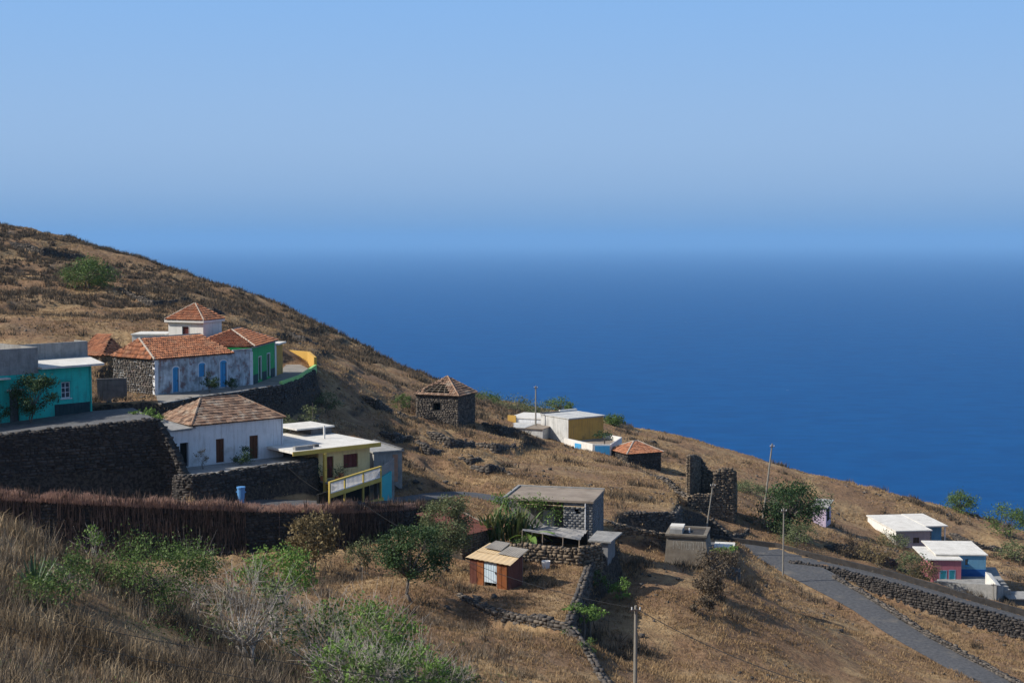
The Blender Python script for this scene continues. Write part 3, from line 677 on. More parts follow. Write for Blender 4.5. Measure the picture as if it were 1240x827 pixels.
def tree(name, label, cat, loc, h, rad, trunk_h, nleaf=1800, leaf=.2, mat='leaf', bark='bark', clumps=26, crown_c=.62, flat=.7, stems=1, r0=.12, seed=1, group=None, cl_r=.30, bare=0.0):
    random.seed(seed); loc = Vector(loc)
    root = thing(name, label, cat, loc, 0, group); b = MB(); ends = []
    cz = h * crown_c; rz = min(h - cz, rad * flat) if flat else h - cz
    C = []
    for i in range(clumps):                                        # clump centres over an uneven ellipsoid
        a = random.uniform(0, 2 * math.pi); zc = random.uniform(-.75, 1); q = random.uniform(.45, 1) ** .6
        rr = math.sqrt(max(0, 1 - zc * zc)) * rad * q * random.uniform(.75, 1.1)
        C.append(Vector((math.cos(a) * rr, math.sin(a) * rr, cz + zc * rz * q)))
    for s in range(stems):
        a = random.uniform(0, 6.28); base = Vector((math.cos(a), math.sin(a), 0)) * (0 if stems == 1 else rad * .12); base.z = -.25
        tp = base + Vector((random.uniform(-.12, .12) * h, random.uniform(-.12, .12) * h, trunk_h + .25)) * (1 if stems == 1 else .7)
        b.path([base, base.lerp(tp, .5) + Vector((random.uniform(-.05, .05) * h, random.uniform(-.05, .05) * h, 0)), tp], [r0, r0 * .85, r0 * .7], 6)
        for c in C[s::stems]:
            if random.random() < .75:
                m_ = tp.lerp(c, .5) + Vector((random.uniform(-.12, .12), random.uniform(-.12, .12), random.uniform(-.05, .1))) * rad
                b.path([tp, m_, c], [r0 * .5, r0 * .3, r0 * .1], 4)
                if bare:
                    for q in range(6):
                        e = c + Vector((random.gauss(0, .26), random.gauss(0, .26), random.gauss(.15, .24))) * rad * 1.1; b.path([m_.lerp(c, random.uniform(.2, 1)), e], [r0 * .17, r0 * .07], 3)
    b.build('trunk', bark, root, True)
    per = max(1, nleaf // clumps); pts = []; ti = []
    for c in C:
        if random.random() < bare: continue
        k = int(per * random.uniform(.5, 1.5)); g = rng.normal(size=(k, 3)) * (rad * cl_r * random.uniform(.7, 1.2)) * .6; g[:, 2] *= .75
        pts.append(g + np.array(c)); t0 = random.uniform(-.25, .25); ti.append(np.clip(.35 + t0 + rng.normal(0, .22, k), 0, 1))
    if pts: leafmesh('crown', np.concatenate(pts), leaf, mat, root, np.concatenate(ti))
    return root
# ------------------------------------------------------------------ the setting: hillside, sea, haze, roads
def axis(lo, hi, step, lo2, hi2):
    a = list(np.arange(lo, hi + 1e-6, step)); s = step
    while a[-1] < hi2: s *= 1.14; a.append(a[-1] + min(s, 40))
    s = step
    while a[0] > lo2: s *= 1.14; a.insert(0, a[0] - min(s, 40))
    return np.array(a)
gx = axis(-95, 100, .5, -900, 800); gy = axis(30, 300, .5, -260, 1200)
XX, YY = np.meshgrid(gx, gy); ZZ = np.maximum(H(XX.ravel(), YY.ravel()), -380)
nx_, ny_ = len(gx), len(gy); idx = np.arange(nx_ * ny_).reshape(ny_, nx_)
quads = np.stack([idx[:-1, :-1], idx[:-1, 1:], idx[1:, 1:], idx[1:, :-1]], -1).reshape(-1, 4)
def ground_mat():
    m = bpy.data.materials.new('dry_hillside'); m.use_nodes = True; t = m.node_tree; b = t.nodes['Principled BSDF']
    b.inputs['Roughness'].default_value = 1.0; b.inputs['Specular IOR Level'].default_value = .1
    g = N(t, 'ShaderNodeNewGeometry'); pos = g.outputs['Position']
    def noise(s, d=6, r=.6):
        q = N(t, 'ShaderNodeTexNoise'); q.inputs['Scale'].default_value = s; q.inputs['Detail'].default_value = d; q.inputs['Roughness'].default_value = r; t.links.new(pos, q.inputs['Vector']); return q.outputs[0]
    def mp(s, a, c, lo=0., hi=1.):
        q = N(t, 'ShaderNodeMapRange', interpolation_type='SMOOTHSTEP'); q.inputs[1].default_value = a; q.inputs[2].default_value = c; q.inputs[3].default_value = lo; q.inputs[4].default_value = hi; t.links.new(s, q.inputs[0]); return q.outputs[0]
    def mix(f, A, B):
        q = N(t, 'ShaderNodeMix', data_type='RGBA'); t.links.new(f, q.inputs['Factor'])
        for k, v in (('A', A), ('B', B)):
            if isinstance(v, tuple): q.inputs[k].default_value = (*v, 1)
            else: t.links.new(v, q.inputs[k])
        return q.outputs['Result']
    straw = mix(mp(noise(.9, 8, .7), .35, .65), (.28, .185, .100), (.43, .30, .165))
    soil = mix(mp(noise(2.2, 6), .35, .65), (.20, .122, .073), (.30, .19, .11))
    c = mix(mp(noise(.12, 6, .65), .45, .60), soil, straw)
    c = mix(mp(noise(.045, 4, .6), .55, .68), c, mix(mp(noise(3.0), .4, .6), (.15, .11, .078), (.25, .185, .13)))
    stony = mix(mp(noise(4.5, 4), .4, .6), (.045, .037, .032), (.10, .08, .065))
    c = mix(mp(noise(.55, 8, .75), .575, .66), c, stony)
    sp = N(t, 'ShaderNodeSeparateXYZ'); t.links.new(g.outputs['Normal'], sp.inputs[0])
    c = mix(mp(sp.outputs['Z'], .86, .70), c, stony)
    t.links.new(c, b.inputs['Base Color'])
    ad = N(t, 'ShaderNodeMath', operation='ADD'); t.links.new(noise(2.5, 8, .7), ad.inputs[0]); t.links.new(noise(.7, 5, .65), ad.inputs[1])
    bp = N(t, 'ShaderNodeBump'); bp.inputs['Strength'].default_value = .9; bp.inputs['Distance'].default_value = .35
    t.links.new(ad.outputs[0], bp.inputs['Height']); t.links.new(bp.outputs[0], b.inputs['Normal'])
    return m
kind(tris('hillside', np.c_[XX.ravel(), YY.ravel(), ZZ], quads, ground_mat(), k=4, smooth=True), 'structure')

SEA = -350.0
def sea_mat():
    m = bpy.data.materials.new('sea_water'); m.use_nodes = True; t = m.node_tree; b = t.nodes['Principled BSDF']
    b.inputs['Base Color'].default_value = (.002, .052, .20, 1); b.inputs['Roughness'].default_value = .28; b.inputs['IOR'].default_value = 1.33
    b.inputs['Specular IOR Level'].default_value = .12
    g = N(t, 'ShaderNodeNewGeometry')
    mp = N(t, 'ShaderNodeMapping'); mp.inputs['Scale'].default_value = (.6, 1.0, 1); t.links.new(g.outputs['Position'], mp.inputs[0])
    def noise(s, d=4):
        q = N(t, 'ShaderNodeTexNoise'); q.inputs['Scale'].default_value = s; q.inputs['Detail'].default_value = d; t.links.new(mp.outputs[0], q.inputs['Vector']); return q.outputs[0]
    bp = N(t, 'ShaderNodeBump'); bp.inputs['Strength'].default_value = .6; bp.inputs['Distance'].default_value = 2.5; t.links.new(noise(.035, 8), bp.inputs['Height'])
    t.links.new(bp.outputs[0], b.inputs['Normal'])
    r = N(t, 'ShaderNodeMapRange'); r.inputs[1].default_value = .35; r.inputs[2].default_value = .65; t.links.new(noise(.03, 8), r.inputs[0])
    mx = N(t, 'ShaderNodeMix', data_type='RGBA'); t.links.new(r.outputs[0], mx.inputs['Factor']); mx.inputs['A'].default_value = (.0003, .050, .182, 1); mx.inputs['B'].default_value = (.0006, .066, .222, 1)
    f = N(t, 'ShaderNodeMapRange'); f.inputs[1].default_value = .80; f.inputs[2].default_value = .82; t.links.new(noise(.05, 2), f.inputs[0])
    m2 = N(t, 'ShaderNodeMix', data_type='RGBA'); t.links.new(f.outputs[0], m2.inputs['Factor']); t.links.new(mx.outputs['Result'], m2.inputs['A']); m2.inputs['B'].default_value = (.45, .5, .55, 1)
    df = N(t, 'ShaderNodeBsdfDiffuse'); gl = N(t, 'ShaderNodeBsdfGlossy'); gl.inputs['Roughness'].default_value = .35; ms = N(t, 'ShaderNodeMixShader'); ms.inputs[0].default_value = .02
    t.links.new(m2.outputs['Result'], df.inputs['Color']); t.links.new(bp.outputs[0], df.inputs['Normal']); t.links.new(bp.outputs[0], gl.inputs['Normal'])
    t.links.new(df.outputs[0], ms.inputs[1]); t.links.new(gl.outputs[0], ms.inputs[2]); t.links.new(ms.outputs[0], t.nodes['Material Output'].inputs['Surface'])
    return m
s_ = 250000.0
kind(mesh('sea', [(-s_, -s_, SEA), (s_, -s_, SEA), (s_, s_, SEA), (-s_, s_, SEA)], [(0, 1, 2, 3)], sea_mat()), 'structure')

hm = bpy.data.materials.new('sea_haze'); hm.use_nodes = True; t = hm.node_tree; t.nodes.clear()
pv = N(t, 'ShaderNodeVolumePrincipled'); pv.inputs['Color'].default_value = (.30, .575, .87, 1); pv.inputs['Density'].default_value = 5.5e-5; pv.inputs['Anisotropy'].default_value = 0.0
mo = N(t, 'ShaderNodeOutputMaterial'); t.links.new(pv.outputs[0], mo.inputs['Volume'])
HT = 40.0; HB = -382.0; hs_ = 250050.0
hb = MB(); hb.box(-hs_, hs_, -hs_, hs_, HB, HT + 140)
kind(hb.build('haze', hm), 'stuff')

def ribbon(name, pts, hw, mat, lift=.0, label=None):
    d = np.gradient(pts[:, :2], axis=0); d /= np.linalg.norm(d, axis=1)[:, None]; nr = np.c_[-d[:, 1], d[:, 0]]
    K = 7; us = np.linspace(-1, 1, K)
    v = np.concatenate([np.c_[pts[:, :2] + nr * (hw * u)[:, None], pts[:, 2] + lift - .05 * u * u + .02 * fbm(pts[:, 0] * .7 + u, pts[:, 1] * .7, 4, 2)] for u in us])
    n_ = len(pts); f = [(k * n_ + i, k * n_ + i + 1, (k + 1) * n_ + i + 1, (k + 1) * n_ + i) for k in range(K - 1) for i in range(n_ - 1)]
    return kind(mesh(name, v, [q[::-1] for q in f], mat, smooth=True), 'structure')
ribbon('road', R1, W1h, 'asphalt', .02)
ribbon('side_road', R2, W2h, 'asphalt', .035)
# ------------------------------------------------------------------ stone walls and terraces
def atop(lst, up=0.0): return [(p.x, p.y, p.z + up) for p in lst]
def gtop(lst, hgt):                                   # points (px, d) with the wall standing hgt above the ground
    out = []
    for px, d in lst:
        x = X(px, 600, d); out.append((x, d, G(x, d) + hgt))
    return out
stone_wall('retaining_wall', 'tall dark basalt retaining wall holding up the terrace of the turquoise house', atop([P(-120, 539, 102), P(5, 527, 106), P(190, 508, 111.5)], .06) + atop([P(200, 522, 111.2), P(214, 546, 110.7), P(233, 592, 110)]), th=.7, mat='basalt_dark', depth=.4, ragged=.08)
stone_wall('retaining_wall', 'curved dark retaining wall under the terrace of the white cottage', atop([ww[0] + Vector((-1.3, .6, 0))] + ww, .06), th=.6, mat='basalt_dark', ragged=.04)
stone_wall('retaining_wall', 'dark stone retaining wall below the lane of the old blue-shuttered house', atop(ow, .02), th=.6, mat='basalt_dark', ragged=.04)
stone_wall('retaining_wall', 'tan stone wall under the tarpaulin shelter', atop(yu[:4], .10), th=.5, mat='basalt_tan', core='mortar_tan')
stone_wall('terrace_wall', 'brown stone terrace wall below the rusty tin hut', atop(yw[:3], .05), th=.5, mat='basalt', core='mortar', ragged=.3)
stone_wall('terrace_wall', 'ragged stone edge of the hut yard, dropping to the open field', atop(yw[2:], .12), th=.5, mat='basalt', core='mortar', ragged=.2)
stone_wall('terrace_wall', 'low crumbling bank running downhill from the corner of the hut yard', gtop([(690, 86), (706, 82.5), (722, 78.5), (738, 75)], .12), th=.5, mat='basalt', core='mortar', ragged=.3)
stone_wall('retaining_wall', 'stone retaining wall along the lower edge of the sloping straw field', [tuple(P(*q)) for q in ((588, 588, 134), (640, 600, 131), (735, 620, 127.5), (780, 621, 128.5), (814, 621, 130))], th=.5, mat='basalt', ragged=.15)
stone_wall('terrace_wall', 'stone edge of the straw field beside the roofless ruin', gtop([(815, 130), (822, 138), (824, 146)], .1), th=.5, mat='basalt', ragged=.2)
stone_wall('lane_wall', 'low stone wall with pale coping beside the concrete water tank', [tuple(P(*q)) for q in ((733, 631, 119.5), (765, 640, 121), (806, 647, 122.5))], th=.45, mat='basalt_tan', core='mortar_tan', ragged=.06)
stone_wall('lane_wall', 'dark dry-stone wall of the lane below the grey shed', [tuple(P(*q)) for q in ((489, 577, 136), (520, 583, 136), (560, 589, 136), (592, 590, 136))], th=.5, mat='basalt', ragged=.2)
stone_wall('lane_wall', 'dark wall holding up the lane in front of the yellow house', [tuple(P(*q)) for q in ((405, 613, 110.5), (440, 614, 113), (500, 609, 120), (556, 603, 126))], th=.5, mat='basalt_dark', ragged=.08)
stone_wall('road_wall', 'long dark basalt wall supporting the upper road beside the blue and pink house', [(*(R1[i, :2] + nrm_(i) * (W1h[i] + .3)), R1[i, 2] + .10) for i in range(i0, len(R1) - 2, 5)], th=.6, mat='basalt_dark', ragged=.03)
stone_wall('road_edge', 'line of rough stones along the outer edge of the descending side road', [tuple(Vector((q[0] + 1.5, q[1] + .95, q[2] + .22))) for q in R2[9::4]], th=.45, mat='basalt', ragged=.18)
for lab, pts, h_ in LEDGES:
    top = []
    for px, d in pts:
        x = X(px, 600, d); top.append((x, d, max(G(x, d + .6), G(x, d + .1)) + .08))
    stone_wall('terrace_wall', lab, top, th=.5, mat='basalt', ragged=.45, depth=.6, sz=(.40, .24))
stone_wall('retaining_wall', 'long shaded stone wall of the lane hidden under overhanging dry reeds', [(p.x, p.y, p.z + .02) for p in bk_t], th=.5, mat='basalt_dark', ragged=.1)
# ------------------------------------------------------------------ houses
def ext(A, B, la=0, lb=0): d = (B - A).normalized(); return A - d * la, B + d * lb
Z = lambda *a: Vector(a)
# -- turquoise house
a_, b_ = PZ(12, 515, TEAL), PZ(112, 505, TEAL); d_ = (b_ - a_); d_.z = 0; d_.normalize(); A = b_ - d_ * 17; B = b_
r, LX = hroot('turquoise_house', 'turquoise flat-roofed house with a white roof slab and grey parapets', 'house', A, B); pl = Plane(A, d_)
D = 7; HH = pl(112, 442)[1]
wn = pl.rect(74.5, 462.5, 85.5, 482); dr = pl.rect(12, 474, 24, 513, 0.12)
shell(r, LX, D, HH, {'f': [dr, wn]}, 'teal'); door(r, LX, D, 'f', dr, 'concrete_dark', 'teal'); window(r, LX, D, 'f', wn, panes=(2, 3))
box('window_canopy', wn[0] - .15, wn[1] + .15, -.25, -.003, wn[3] + .12, wn[3] + .2, 'teal', r)
box('door_canopy', dr[0] - .2, dr[1] + .2, -.6, -.003, dr[3] + .1, dr[3] + .2, 'white_paint', r)
u0 = pl(66, 487)[0]; box('wall_base', u0, LX - .22, -.03, .05, -.5, pl(100, 487)[1], 'teal_dark', r)
for k in range(9): box('plank', u0 + .1 + k * (LX - .42 - u0) / 9, u0 + .04 + (k + 1) * (LX - .42 - u0) / 9, -.05, -.031, -.4, pl(100, 487)[1] - .05, 'teal_dark', r)
us = pl(45, 447)[0]
b = MB(); b.prism([(us, -.8), (LX + .75, -.8), (LX + 3.6, 6.64), (us, 6.64)], HH, HH + .16); b.build('roof', 'roof_white', r); box('rear_wall', LX + .01, LX + 3.4, 6.2, 6.6, -.6, HH - .002, 'concrete', r)
for nm, x0, x1, y0, y1, z0, z1 in (('parapet', us, LX + 3.5, 6.65, 6.85, HH - .3, HH + 1.5), ('parapet', LX + 3.3, LX + 3.5, 6.852, 8.6, HH - .5, HH + 1.5),
        ('parapet', -.1, us + .1, -.02, .2, HH - .35, HH + 1.75), ('parapet', us - .1, us + .1, .202, D - .352, HH + .002, HH + 1.75), ('parapet', -.1, us - .1, D - .2, D, HH + .002, HH + 1.9)):
    box(nm, x0, x1, y0, y1, z0, z1, 'concrete', r)
box('roof_floor', -.1, us - .1, .2, D - .2, HH - .2, HH + .12, 'concrete', r)
box('door_hood', -.2, pl(8, 458)[0], -.7, -.02, HH - .62, HH - .5, 'roof_white', r)
for k in range(3): box('step', dr[0] - .35, dr[1] + .55 + .25 * (2 - k), -.35 * (3 - k), -.352 + .0, -.1, .04 + .10 * k - .0, 'concrete_dark', r) if k < 2 else None
box('downpipe', LX - .16, LX - .06, -.09, -.002, -.1, HH - .01, 'teal', r)
# yard wall beside it
A, B = PZ(118, 487, TEAL), PZ(154, 486, TEAL)
r, LX = hroot('yard_wall', 'shade-dark stone yard wall between turquoise house and old house', 'wall', A, B)
box('wall', 0, LX, 0, .25, -.4, 2.05, 'concrete_dark', r); box('coping', -.04, LX + .04, -.05, .30, 2.051, 2.13, 'concrete_dark', r)  # dark grey stands in for stone lying in shade

# -- old house with blue shutters
A, B = PZ(188, 478.6, OLD), PZ(306, 466, OLD)
r, LX = hroot('old_house', 'long weathered pale house with blue arched doors and orange tile roof', 'house', A, B); pl = Plane(A, B - A); dv = (B - A).normalized(); nv = Vector((-dv.y, dv.x, 0))
HH = pl(184.5, 435.5)[1]; D = 6.2
d1 = pl.rect(209.3, 447, 217, 473.2, .1); d2 = pl.rect(266.7, 439, 274.8, 464.1, .1); w1 = pl.rect(240.6, 442, 248.7, 456)
shell(r, LX, D, HH, {'f': [d1, d2, w1]}, 'plaster_worn')
door(r, LX, D, 'f', d1, 'blue', 'white_paint', arch=.22); door(r, LX, D, 'f', d2, 'blue', 'white_paint', arch=.22); door(r, LX, D, 'f', w1, 'blue', 'white_paint', arch=.22, name='shutter')
ue = pl(281, 422.5)[0]; pr = Plane(A + nv * 3.1, dv); rx1, rz = pr(242.5, 405)
fc, cp = hip(-.2, ue + .1, -.25, D + .2, HH + .02, .7, max(rx1, 3.5), 3.1, rz)
tiled(r, fc, caps=cp[:1] + cp[1:2], tw=.25, tl=.37, lift=.15)
box('flat_roof', ue + .1, LX - .02, .02, D, HH - .1, HH + .02, 'roof_white', r); box('parapet', ue + .15, LX, 0, .2, HH + .022, HH + .3, 'plaster_worn', r)
box('corner_pilaster', LX - .35, LX + .04, -.04, .3, -.4, HH - .02, 'plaster', r); box('corner_pilaster', -.04, .35, -.04, .3, -.4, HH - .04, 'plaster', r)
stone_faces(r, LX, D, HH, 0, {}, 'basalt', 'l')
# -- green house
C = PZ(333.5, 455.5, OLD); gA, gB = B + Vector((.03, .02, 0)), C
r, LX = hroot('green_house', 'dark green house with narrow doors and hipped orange roof', 'house', gA, gB); pl = Plane(gA, gB - gA); gd = (gB - gA).normalized(); gn = Vector((-gd.y, gd.x, 0))
HH = pl(320, 417)[1]; D = 6.4
d1 = pl.rect(313.2, 432, 316.6, 458.3, .25); d2 = pl.rect(323.6, 428, 327, 453, .25)
shell(r, LX, D, HH, {'f': [d1, d2]}, 'green'); door(r, LX, D, 'f', d1, 'green_dark', 'white_paint', fw=.08); door(r, LX, D, 'f', d2, 'green_dark', 'white_paint', fw=.08)
for k, (p, q) in enumerate(((0.05, d1[0] - .3), (d1[1] + .3, d2[0] - .3), (d2[1] + .3, LX - .3))): box('wall_base', p, q, -.03, .02, -.4, .95, 'teal_dark', r)
box('eave', -.1, LX + .1, -.3, .1, HH + .002, HH + .12, 'concrete', r); box('corner_pilaster', LX - .25, LX + .03, -.05, .2, -.4, HH, 'plaster_clean', r)
pr = Plane(gA + gn * 3.2, gd); q0 = pr(288, 398); q1 = pr(297, 396)
fc, cp = hip(-.1, LX + .15, -.3, D + .2, HH + .13, min(max(q0[0], 1.5), 4), min(max(q1[0], 4.5), 7), 3.2, max(q0[1], HH + 1.5))
tiled(r, fc, caps=cp[:2] + cp[3:4], tw=.26, tl=.38, lift=.16)
# -- ochre annex
r, LX = hroot('annex', 'small ochre annex with white flat roof at the end of green house', 'house', C + gd * .05, C + gd * 3.3); D = 5
shell(r, LX, D, 3.3, {}, 'ochre'); box('roof', -.02, LX + .25, -.35, D, 3.3, 3.46, 'roof_white', r); box('corner_pilaster', -.03, .3, -.06, .2, -.4, 3.298, 'plaster_clean', r)
# -- tower
dB = 147.0; B = P(246, 391, dB); B.z = OLD; an = R(-20); d_ = Vector((math.cos(an), math.sin(an), 0)); A = B - d_ * 4.2
r, LX = hroot('tower', 'square white tower room with pyramid tile roof behind old house', 'house', A, B); pl = Plane(A, d_); HH = pl(246, 391)[1]; D = 3.6
wn = pl.rect(220.7, 395.5, 229, 405); shell(r, LX, D, HH, {'f': [wn]}, 'plaster_clean'); door(r, LX, D, 'f', wn, 'maroon', 'white_paint', fw=.06, name='shutter')
box('cornice', -.3, LX + .25, -.3, D + .25, HH, HH + .28, 'plaster_clean', r)
fc, cp = hip(-.3, LX + .28, -.3, D + .28, HH + .285, LX / 2 - .05, LX / 2 + .05, D / 2, HH + 1.9); tiled(r, fc, caps=cp[1:2] + cp[3:4], capr=.08, lift=.14, tl=.36)
# -- outbuildings behind
A = P(160, 413, 150); A.z = P(160, 416, 150).z - 1.5; B = P(200, 413, 150); B.z = A.z
r, LX = hroot('outbuilding', 'low white outbuilding behind the old house roof', 'house', A, B); shell(r, LX, 4, 2.4, {}, 'plaster_clean'); box('roof', -.1, LX + .1, -.1, 4.1, 2.4, 2.52, 'roof_white', r)
A = P(97, 432, 143); B = P(123, 432, 142); A.z = B.z = B.z - 1.9
r, LX = hroot('outbuilding', 'small stone outbuilding under a single slope of orange tiles', 'house', A, B); shell(r, LX, 3.6, 1.95, {}, 'basalt')
stone_faces(r, LX, 3.6, 1.9, 0, {}, 'basalt_tan', 'fr')
tiled(r, [((-.15, -.2, 2.0), (LX + .2, -.2, 2.0), (LX - 1.5, 3.7, 3.5), (-.9, 3.7, 3.9)), ((LX + .2, -.2, 2.0), (LX + .2, 3.7, 2.0), (LX - 1.5, 3.7, 3.5), (LX - 1.5, 3.7, 3.5))], lift=.09, tl=.4)
# -- ochre parapet and lime kerb of the lane
kk = [PZ(382, 446, OLD), PZ(363, 459, OLD), PZ(340, 467, OLD)]
def low_wall(name, label, pts, hgt, th, mat, cap=None, cat='wall', dn=.5):
    root = thing(name, label, cat, pts[0]); b = MB(); c = MB()
    for i, (p, q) in enumerate(zip(pts[:-1], pts[1:])):
        p = Vector(p) - Vector(pts[0]); q = Vector(q) - Vector(pts[0]); d = (q - p); d.z = 0; d.normalize(); n_ = Vector((d.y, -d.x, 0)) * th / 2; q = q + d * th * .2
        hh = hgt if not hasattr(hgt, '__len__') else None; h0, h1 = (hgt, hgt) if hh is not None else (hgt[i], hgt[i + 1])
        pl_ = [p + n_, q + n_, q - n_, p - n_]; eps = .003 * i
        b.prism([(v.x, v.y) for v in pl_], [p.z - dn, q.z - dn, q.z - dn, p.z - dn], [p.z + h0 + eps, q.z + h1 + eps, q.z + h1 + eps, p.z + h0 + eps])
        if cap:
            pc = [p + n_ * 1.2, q + n_ * 1.2, q - n_ * 1.2, p - n_ * 1.2]; c.prism([(v.x, v.y) for v in pc], [p.z + h0 + eps + .001] * 1 + [q.z + h1 + eps + .001] * 2 + [p.z + h0 + eps + .001], [p.z + h0 + .07 + eps, q.z + h1 + .07 + eps, q.z + h1 + .07 + eps, p.z + h0 + .07 + eps])
    b.build('wall', mat, root)
    if cap: c.build('coping', cap, root)
    return root
low_wall('lane_parapet', 'ochre parapet closing the end of the lane past green house', [PZ(346, 436, OLD - .0), PZ(374, 438.5, OLD), PZ(382, 446, OLD)], 1.25, .3, 'ochre_lit')
low_wall('road_parapet', 'smooth dark kerb wall on the uphill side of the road, below the round green tree', [Vector((*(R1[i, :2] - nrm_(i) * (W1h[i] + .25)), R1[i, 2])) for i in range(np.searchsorted(R1[:, 0], 22), len(R1) - 2, 4)], .5, .3, 'mortar')
low_wall('lane_kerb', 'lime green kerb along the curve of the lane', kk, .42, .3, 'lime')
low_wall('lane_kerb', 'pale concrete kerb of the lane in front of old house', [PZ(340, 467, OLD), PZ(286, 475.7, OLD), PZ(238, 482, OLD), PZ(194, 490, OLD)], .14, .35, 'concrete')

# -- white cottage
a_ = PZ(223, 566.4, WHT); B = PZ(342.7, 553, WHT); dv = (B - a_).normalized(); pl = Plane(a_, dv); ul = pl(196, 560)[0]; A = a_ + dv * ul
r, LT = hroot('white_cottage', 'whitewashed cottage with hipped roof of mottled old tiles', 'house', A, B); pl = Plane(A, dv); nv = Vector((-dv.y, dv.x, 0))
um = pl(233, 560)[0]; LX = LT - um; D = 6.4; HH = pl(342.7, 505)[1]
d1 = pl.rect(218.4, 536, 228.6, 566.4, .08); d2 = pl.rect(261.9, 531.2, 271.9, 561.5, .1); d3 = pl.rect(302.5, 527.2, 313, 556.7, .1)
mv = lambda o: (o[0] - um, o[1] - um, o[2], o[3])
shell(r, LX, D, HH, {'f': [mv(d2), mv(d3)]}, 'plaster', ox=um); door(r, LX, D, 'f', mv(d2), 'wood', None, ox=um); door(r, LX, D, 'f', mv(d3), 'wood', None, ox=um)
HL = HH - .35; shell(r, um - .01, 4.6, HL, {'f': [d1]}, 'plaster', name='annex_wall'); box('doorway', d1[0], d1[1], .31, .34, d1[2], d1[3], 'dark', r)  # black panel behind the opening paints the unlit doorway
b = MB(); b.prism([(-.35, -.3), (um + .25, -.3), (um + .25, 4.7), (-.35, 4.7)], [HL + .002, HL + .12, HL + .35, HL + .25], [HL + .10, HL + .22, HL + .45, HL + .35]); b.build('annex_roof', 'concrete', r)
pr = Plane(A + nv * 3.2, dv); q0 = pr(242.5, 483); q1 = pr(288, 479)
fc, cp = hip(um - .15, LT + .2, -.22, D + .2, HH + .01, max(q0[0], um + 1.0), min(q1[0], LT - 1.5), 3.2, (q0[1] + q1[1]) / 2)
tiled(r, fc, 'tile_old', tw=.46, tl=.40, lift=.06, flat=True, caps=cp[:2] + cp[3:4], capmat='tile_old', capr=.09)
box('downpipe', LT - .1, LT - .02, -.09, -.004, .1, HH - .02, 'white_paint', r)
tr = box('terrace_paving', 0, 1, 0, 1, 0, 1, 'concrete_dark', None); bpy.data.objects.remove(tr)
b = MB(); pts = [p for p in ww] + [ww[-1] + Vector((-2.8, 2.6, 0)), A + dv * .2]; b.prism([(p.x, p.y) for p in pts], WHT - .1, WHT + .025); kind(b.build('terrace_paving', 'concrete'), 'structure')
low_wall('terrace_kerb', 'pale concrete kerb on the wall below the white cottage', [ww[1], ww[2], ww[3], ww[4]], .12, .4, 'concrete')
b = MB(); pts = [*tw, tw[2] + Vector((-4, 8, 0)), tw[1] + Vector((-6, 8, 0)), tw[0] + Vector((-6, 8, 0))]; _c = TERR[0][1]; zz_ = [_c[0] + _c[1] * p.x + _c[2] * p.y for p in pts]; b.prism([(p.x, p.y) for p in pts], [q - .1 for q in zz_], [q + .02 for q in zz_]); kind(b.build('terrace_paving', 'concrete_dark'), 'structure')
b = MB(); pts = [*[p for p in ow], PZ(352, 436, OLD), C, PZ(306, 466, OLD), PZ(188, 478.6, OLD)]; b.prism([(p.x, p.y) for p in pts], OLD - .1, OLD + .02); kind(b.build('lane', 'path'), 'structure')
# steps and bin in front of the cottage wall
s0 = P(226, 602, 110.5); r = thing('stone_steps', 'flight of stone steps between the two dark retaining walls', 'steps', s0, R(32)); s_top = WHT - s0.z
for k in range(9): box('step', .2, 1.9, .34 * k, .34 * k + .36, -.4, s_top * (k + 1) / 9 - .01, 'basalt', r)
bp_ = P(292, 604, 109.6); bp_.z = G(bp_.x, bp_.y)
r = thing('bin', 'blue plastic bin standing in front of the dark wall', 'bin', bp_); hb_ = P(292, 590, 109.6).z - bp_.z
b = MB(); b.tube((0, 0, 0), (0, 0, hb_), .24, .31, 14); b.build('body', 'bin_blue', r); b = MB(); b.tube((0, 0, hb_ - .06), (0, 0, hb_ + .05), .34, .34, 14); b.build('lid', 'bin_blue', r)
for an in (0, math.pi): b = MB(); b.box(.28, .38, -.07, .07, hb_ * .72, hb_ * .79, M4=Matrix.Rotation(an, 4, 'Z')); b.build('handle', 'bin_blue', r)

# -- yellow house
FL = -20.0
q = PZ(399.4, 579.7, FL); dv = Vector((.77, .64, 0)).normalized(); pl = Plane(q, dv); A = q + dv * pl(386, 580)[0]; B = q + dv * pl(448, 575)[0]
r, LX = hroot('yellow_house', 'pale yellow flat-roofed house with maroon door and balcony', 'house', A, B); pl = Plane(A, dv); nv = Vector((-dv.y, dv.x, 0)); D = 9
HH = 2.55; d1 = pl.rect(394.4, 552.5, 404, 579.7, .06); w1 = pl.rect(416, 549.5, 433.5, 566)
shell(r, LX, D, HH, {'f': [d1, w1]}, 'cream', z0=-2.6); door(r, LX, D, 'f', d1, 'maroon', None); door(r, LX, D, 'f', w1, 'maroon', None, name='shutter', leafs=3)
box('window_sill', w1[0] - .1, w1[1] + .1, -.12, -.003, w1[2] - .1, w1[2] - .01, 'cream', r)
ro = box('roof', -2.9, LX + .6, -.72, D + .4, HH + .002, HH + .20, 'roof_white', r)
box('fascia', -2.92, LX + .62, -.80, -.722, HH - .16, HH + .17, 'olive_yellow', ro); box('fascia', LX + .602, LX + .68, -.70, D, HH - .12, HH + .15, 'olive_yellow', ro)
box('beam', -.3, LX + .4, -.6, -.3, HH - .14, HH, 'olive_yellow', r)
box('roof_block', -.2, .25, .3, .7, HH + .202, HH + .42, 'concrete_dark', r); box('roof_block', -2.4, -.7, -.3, .1, HH + .202, HH + .5, 'concrete', r)
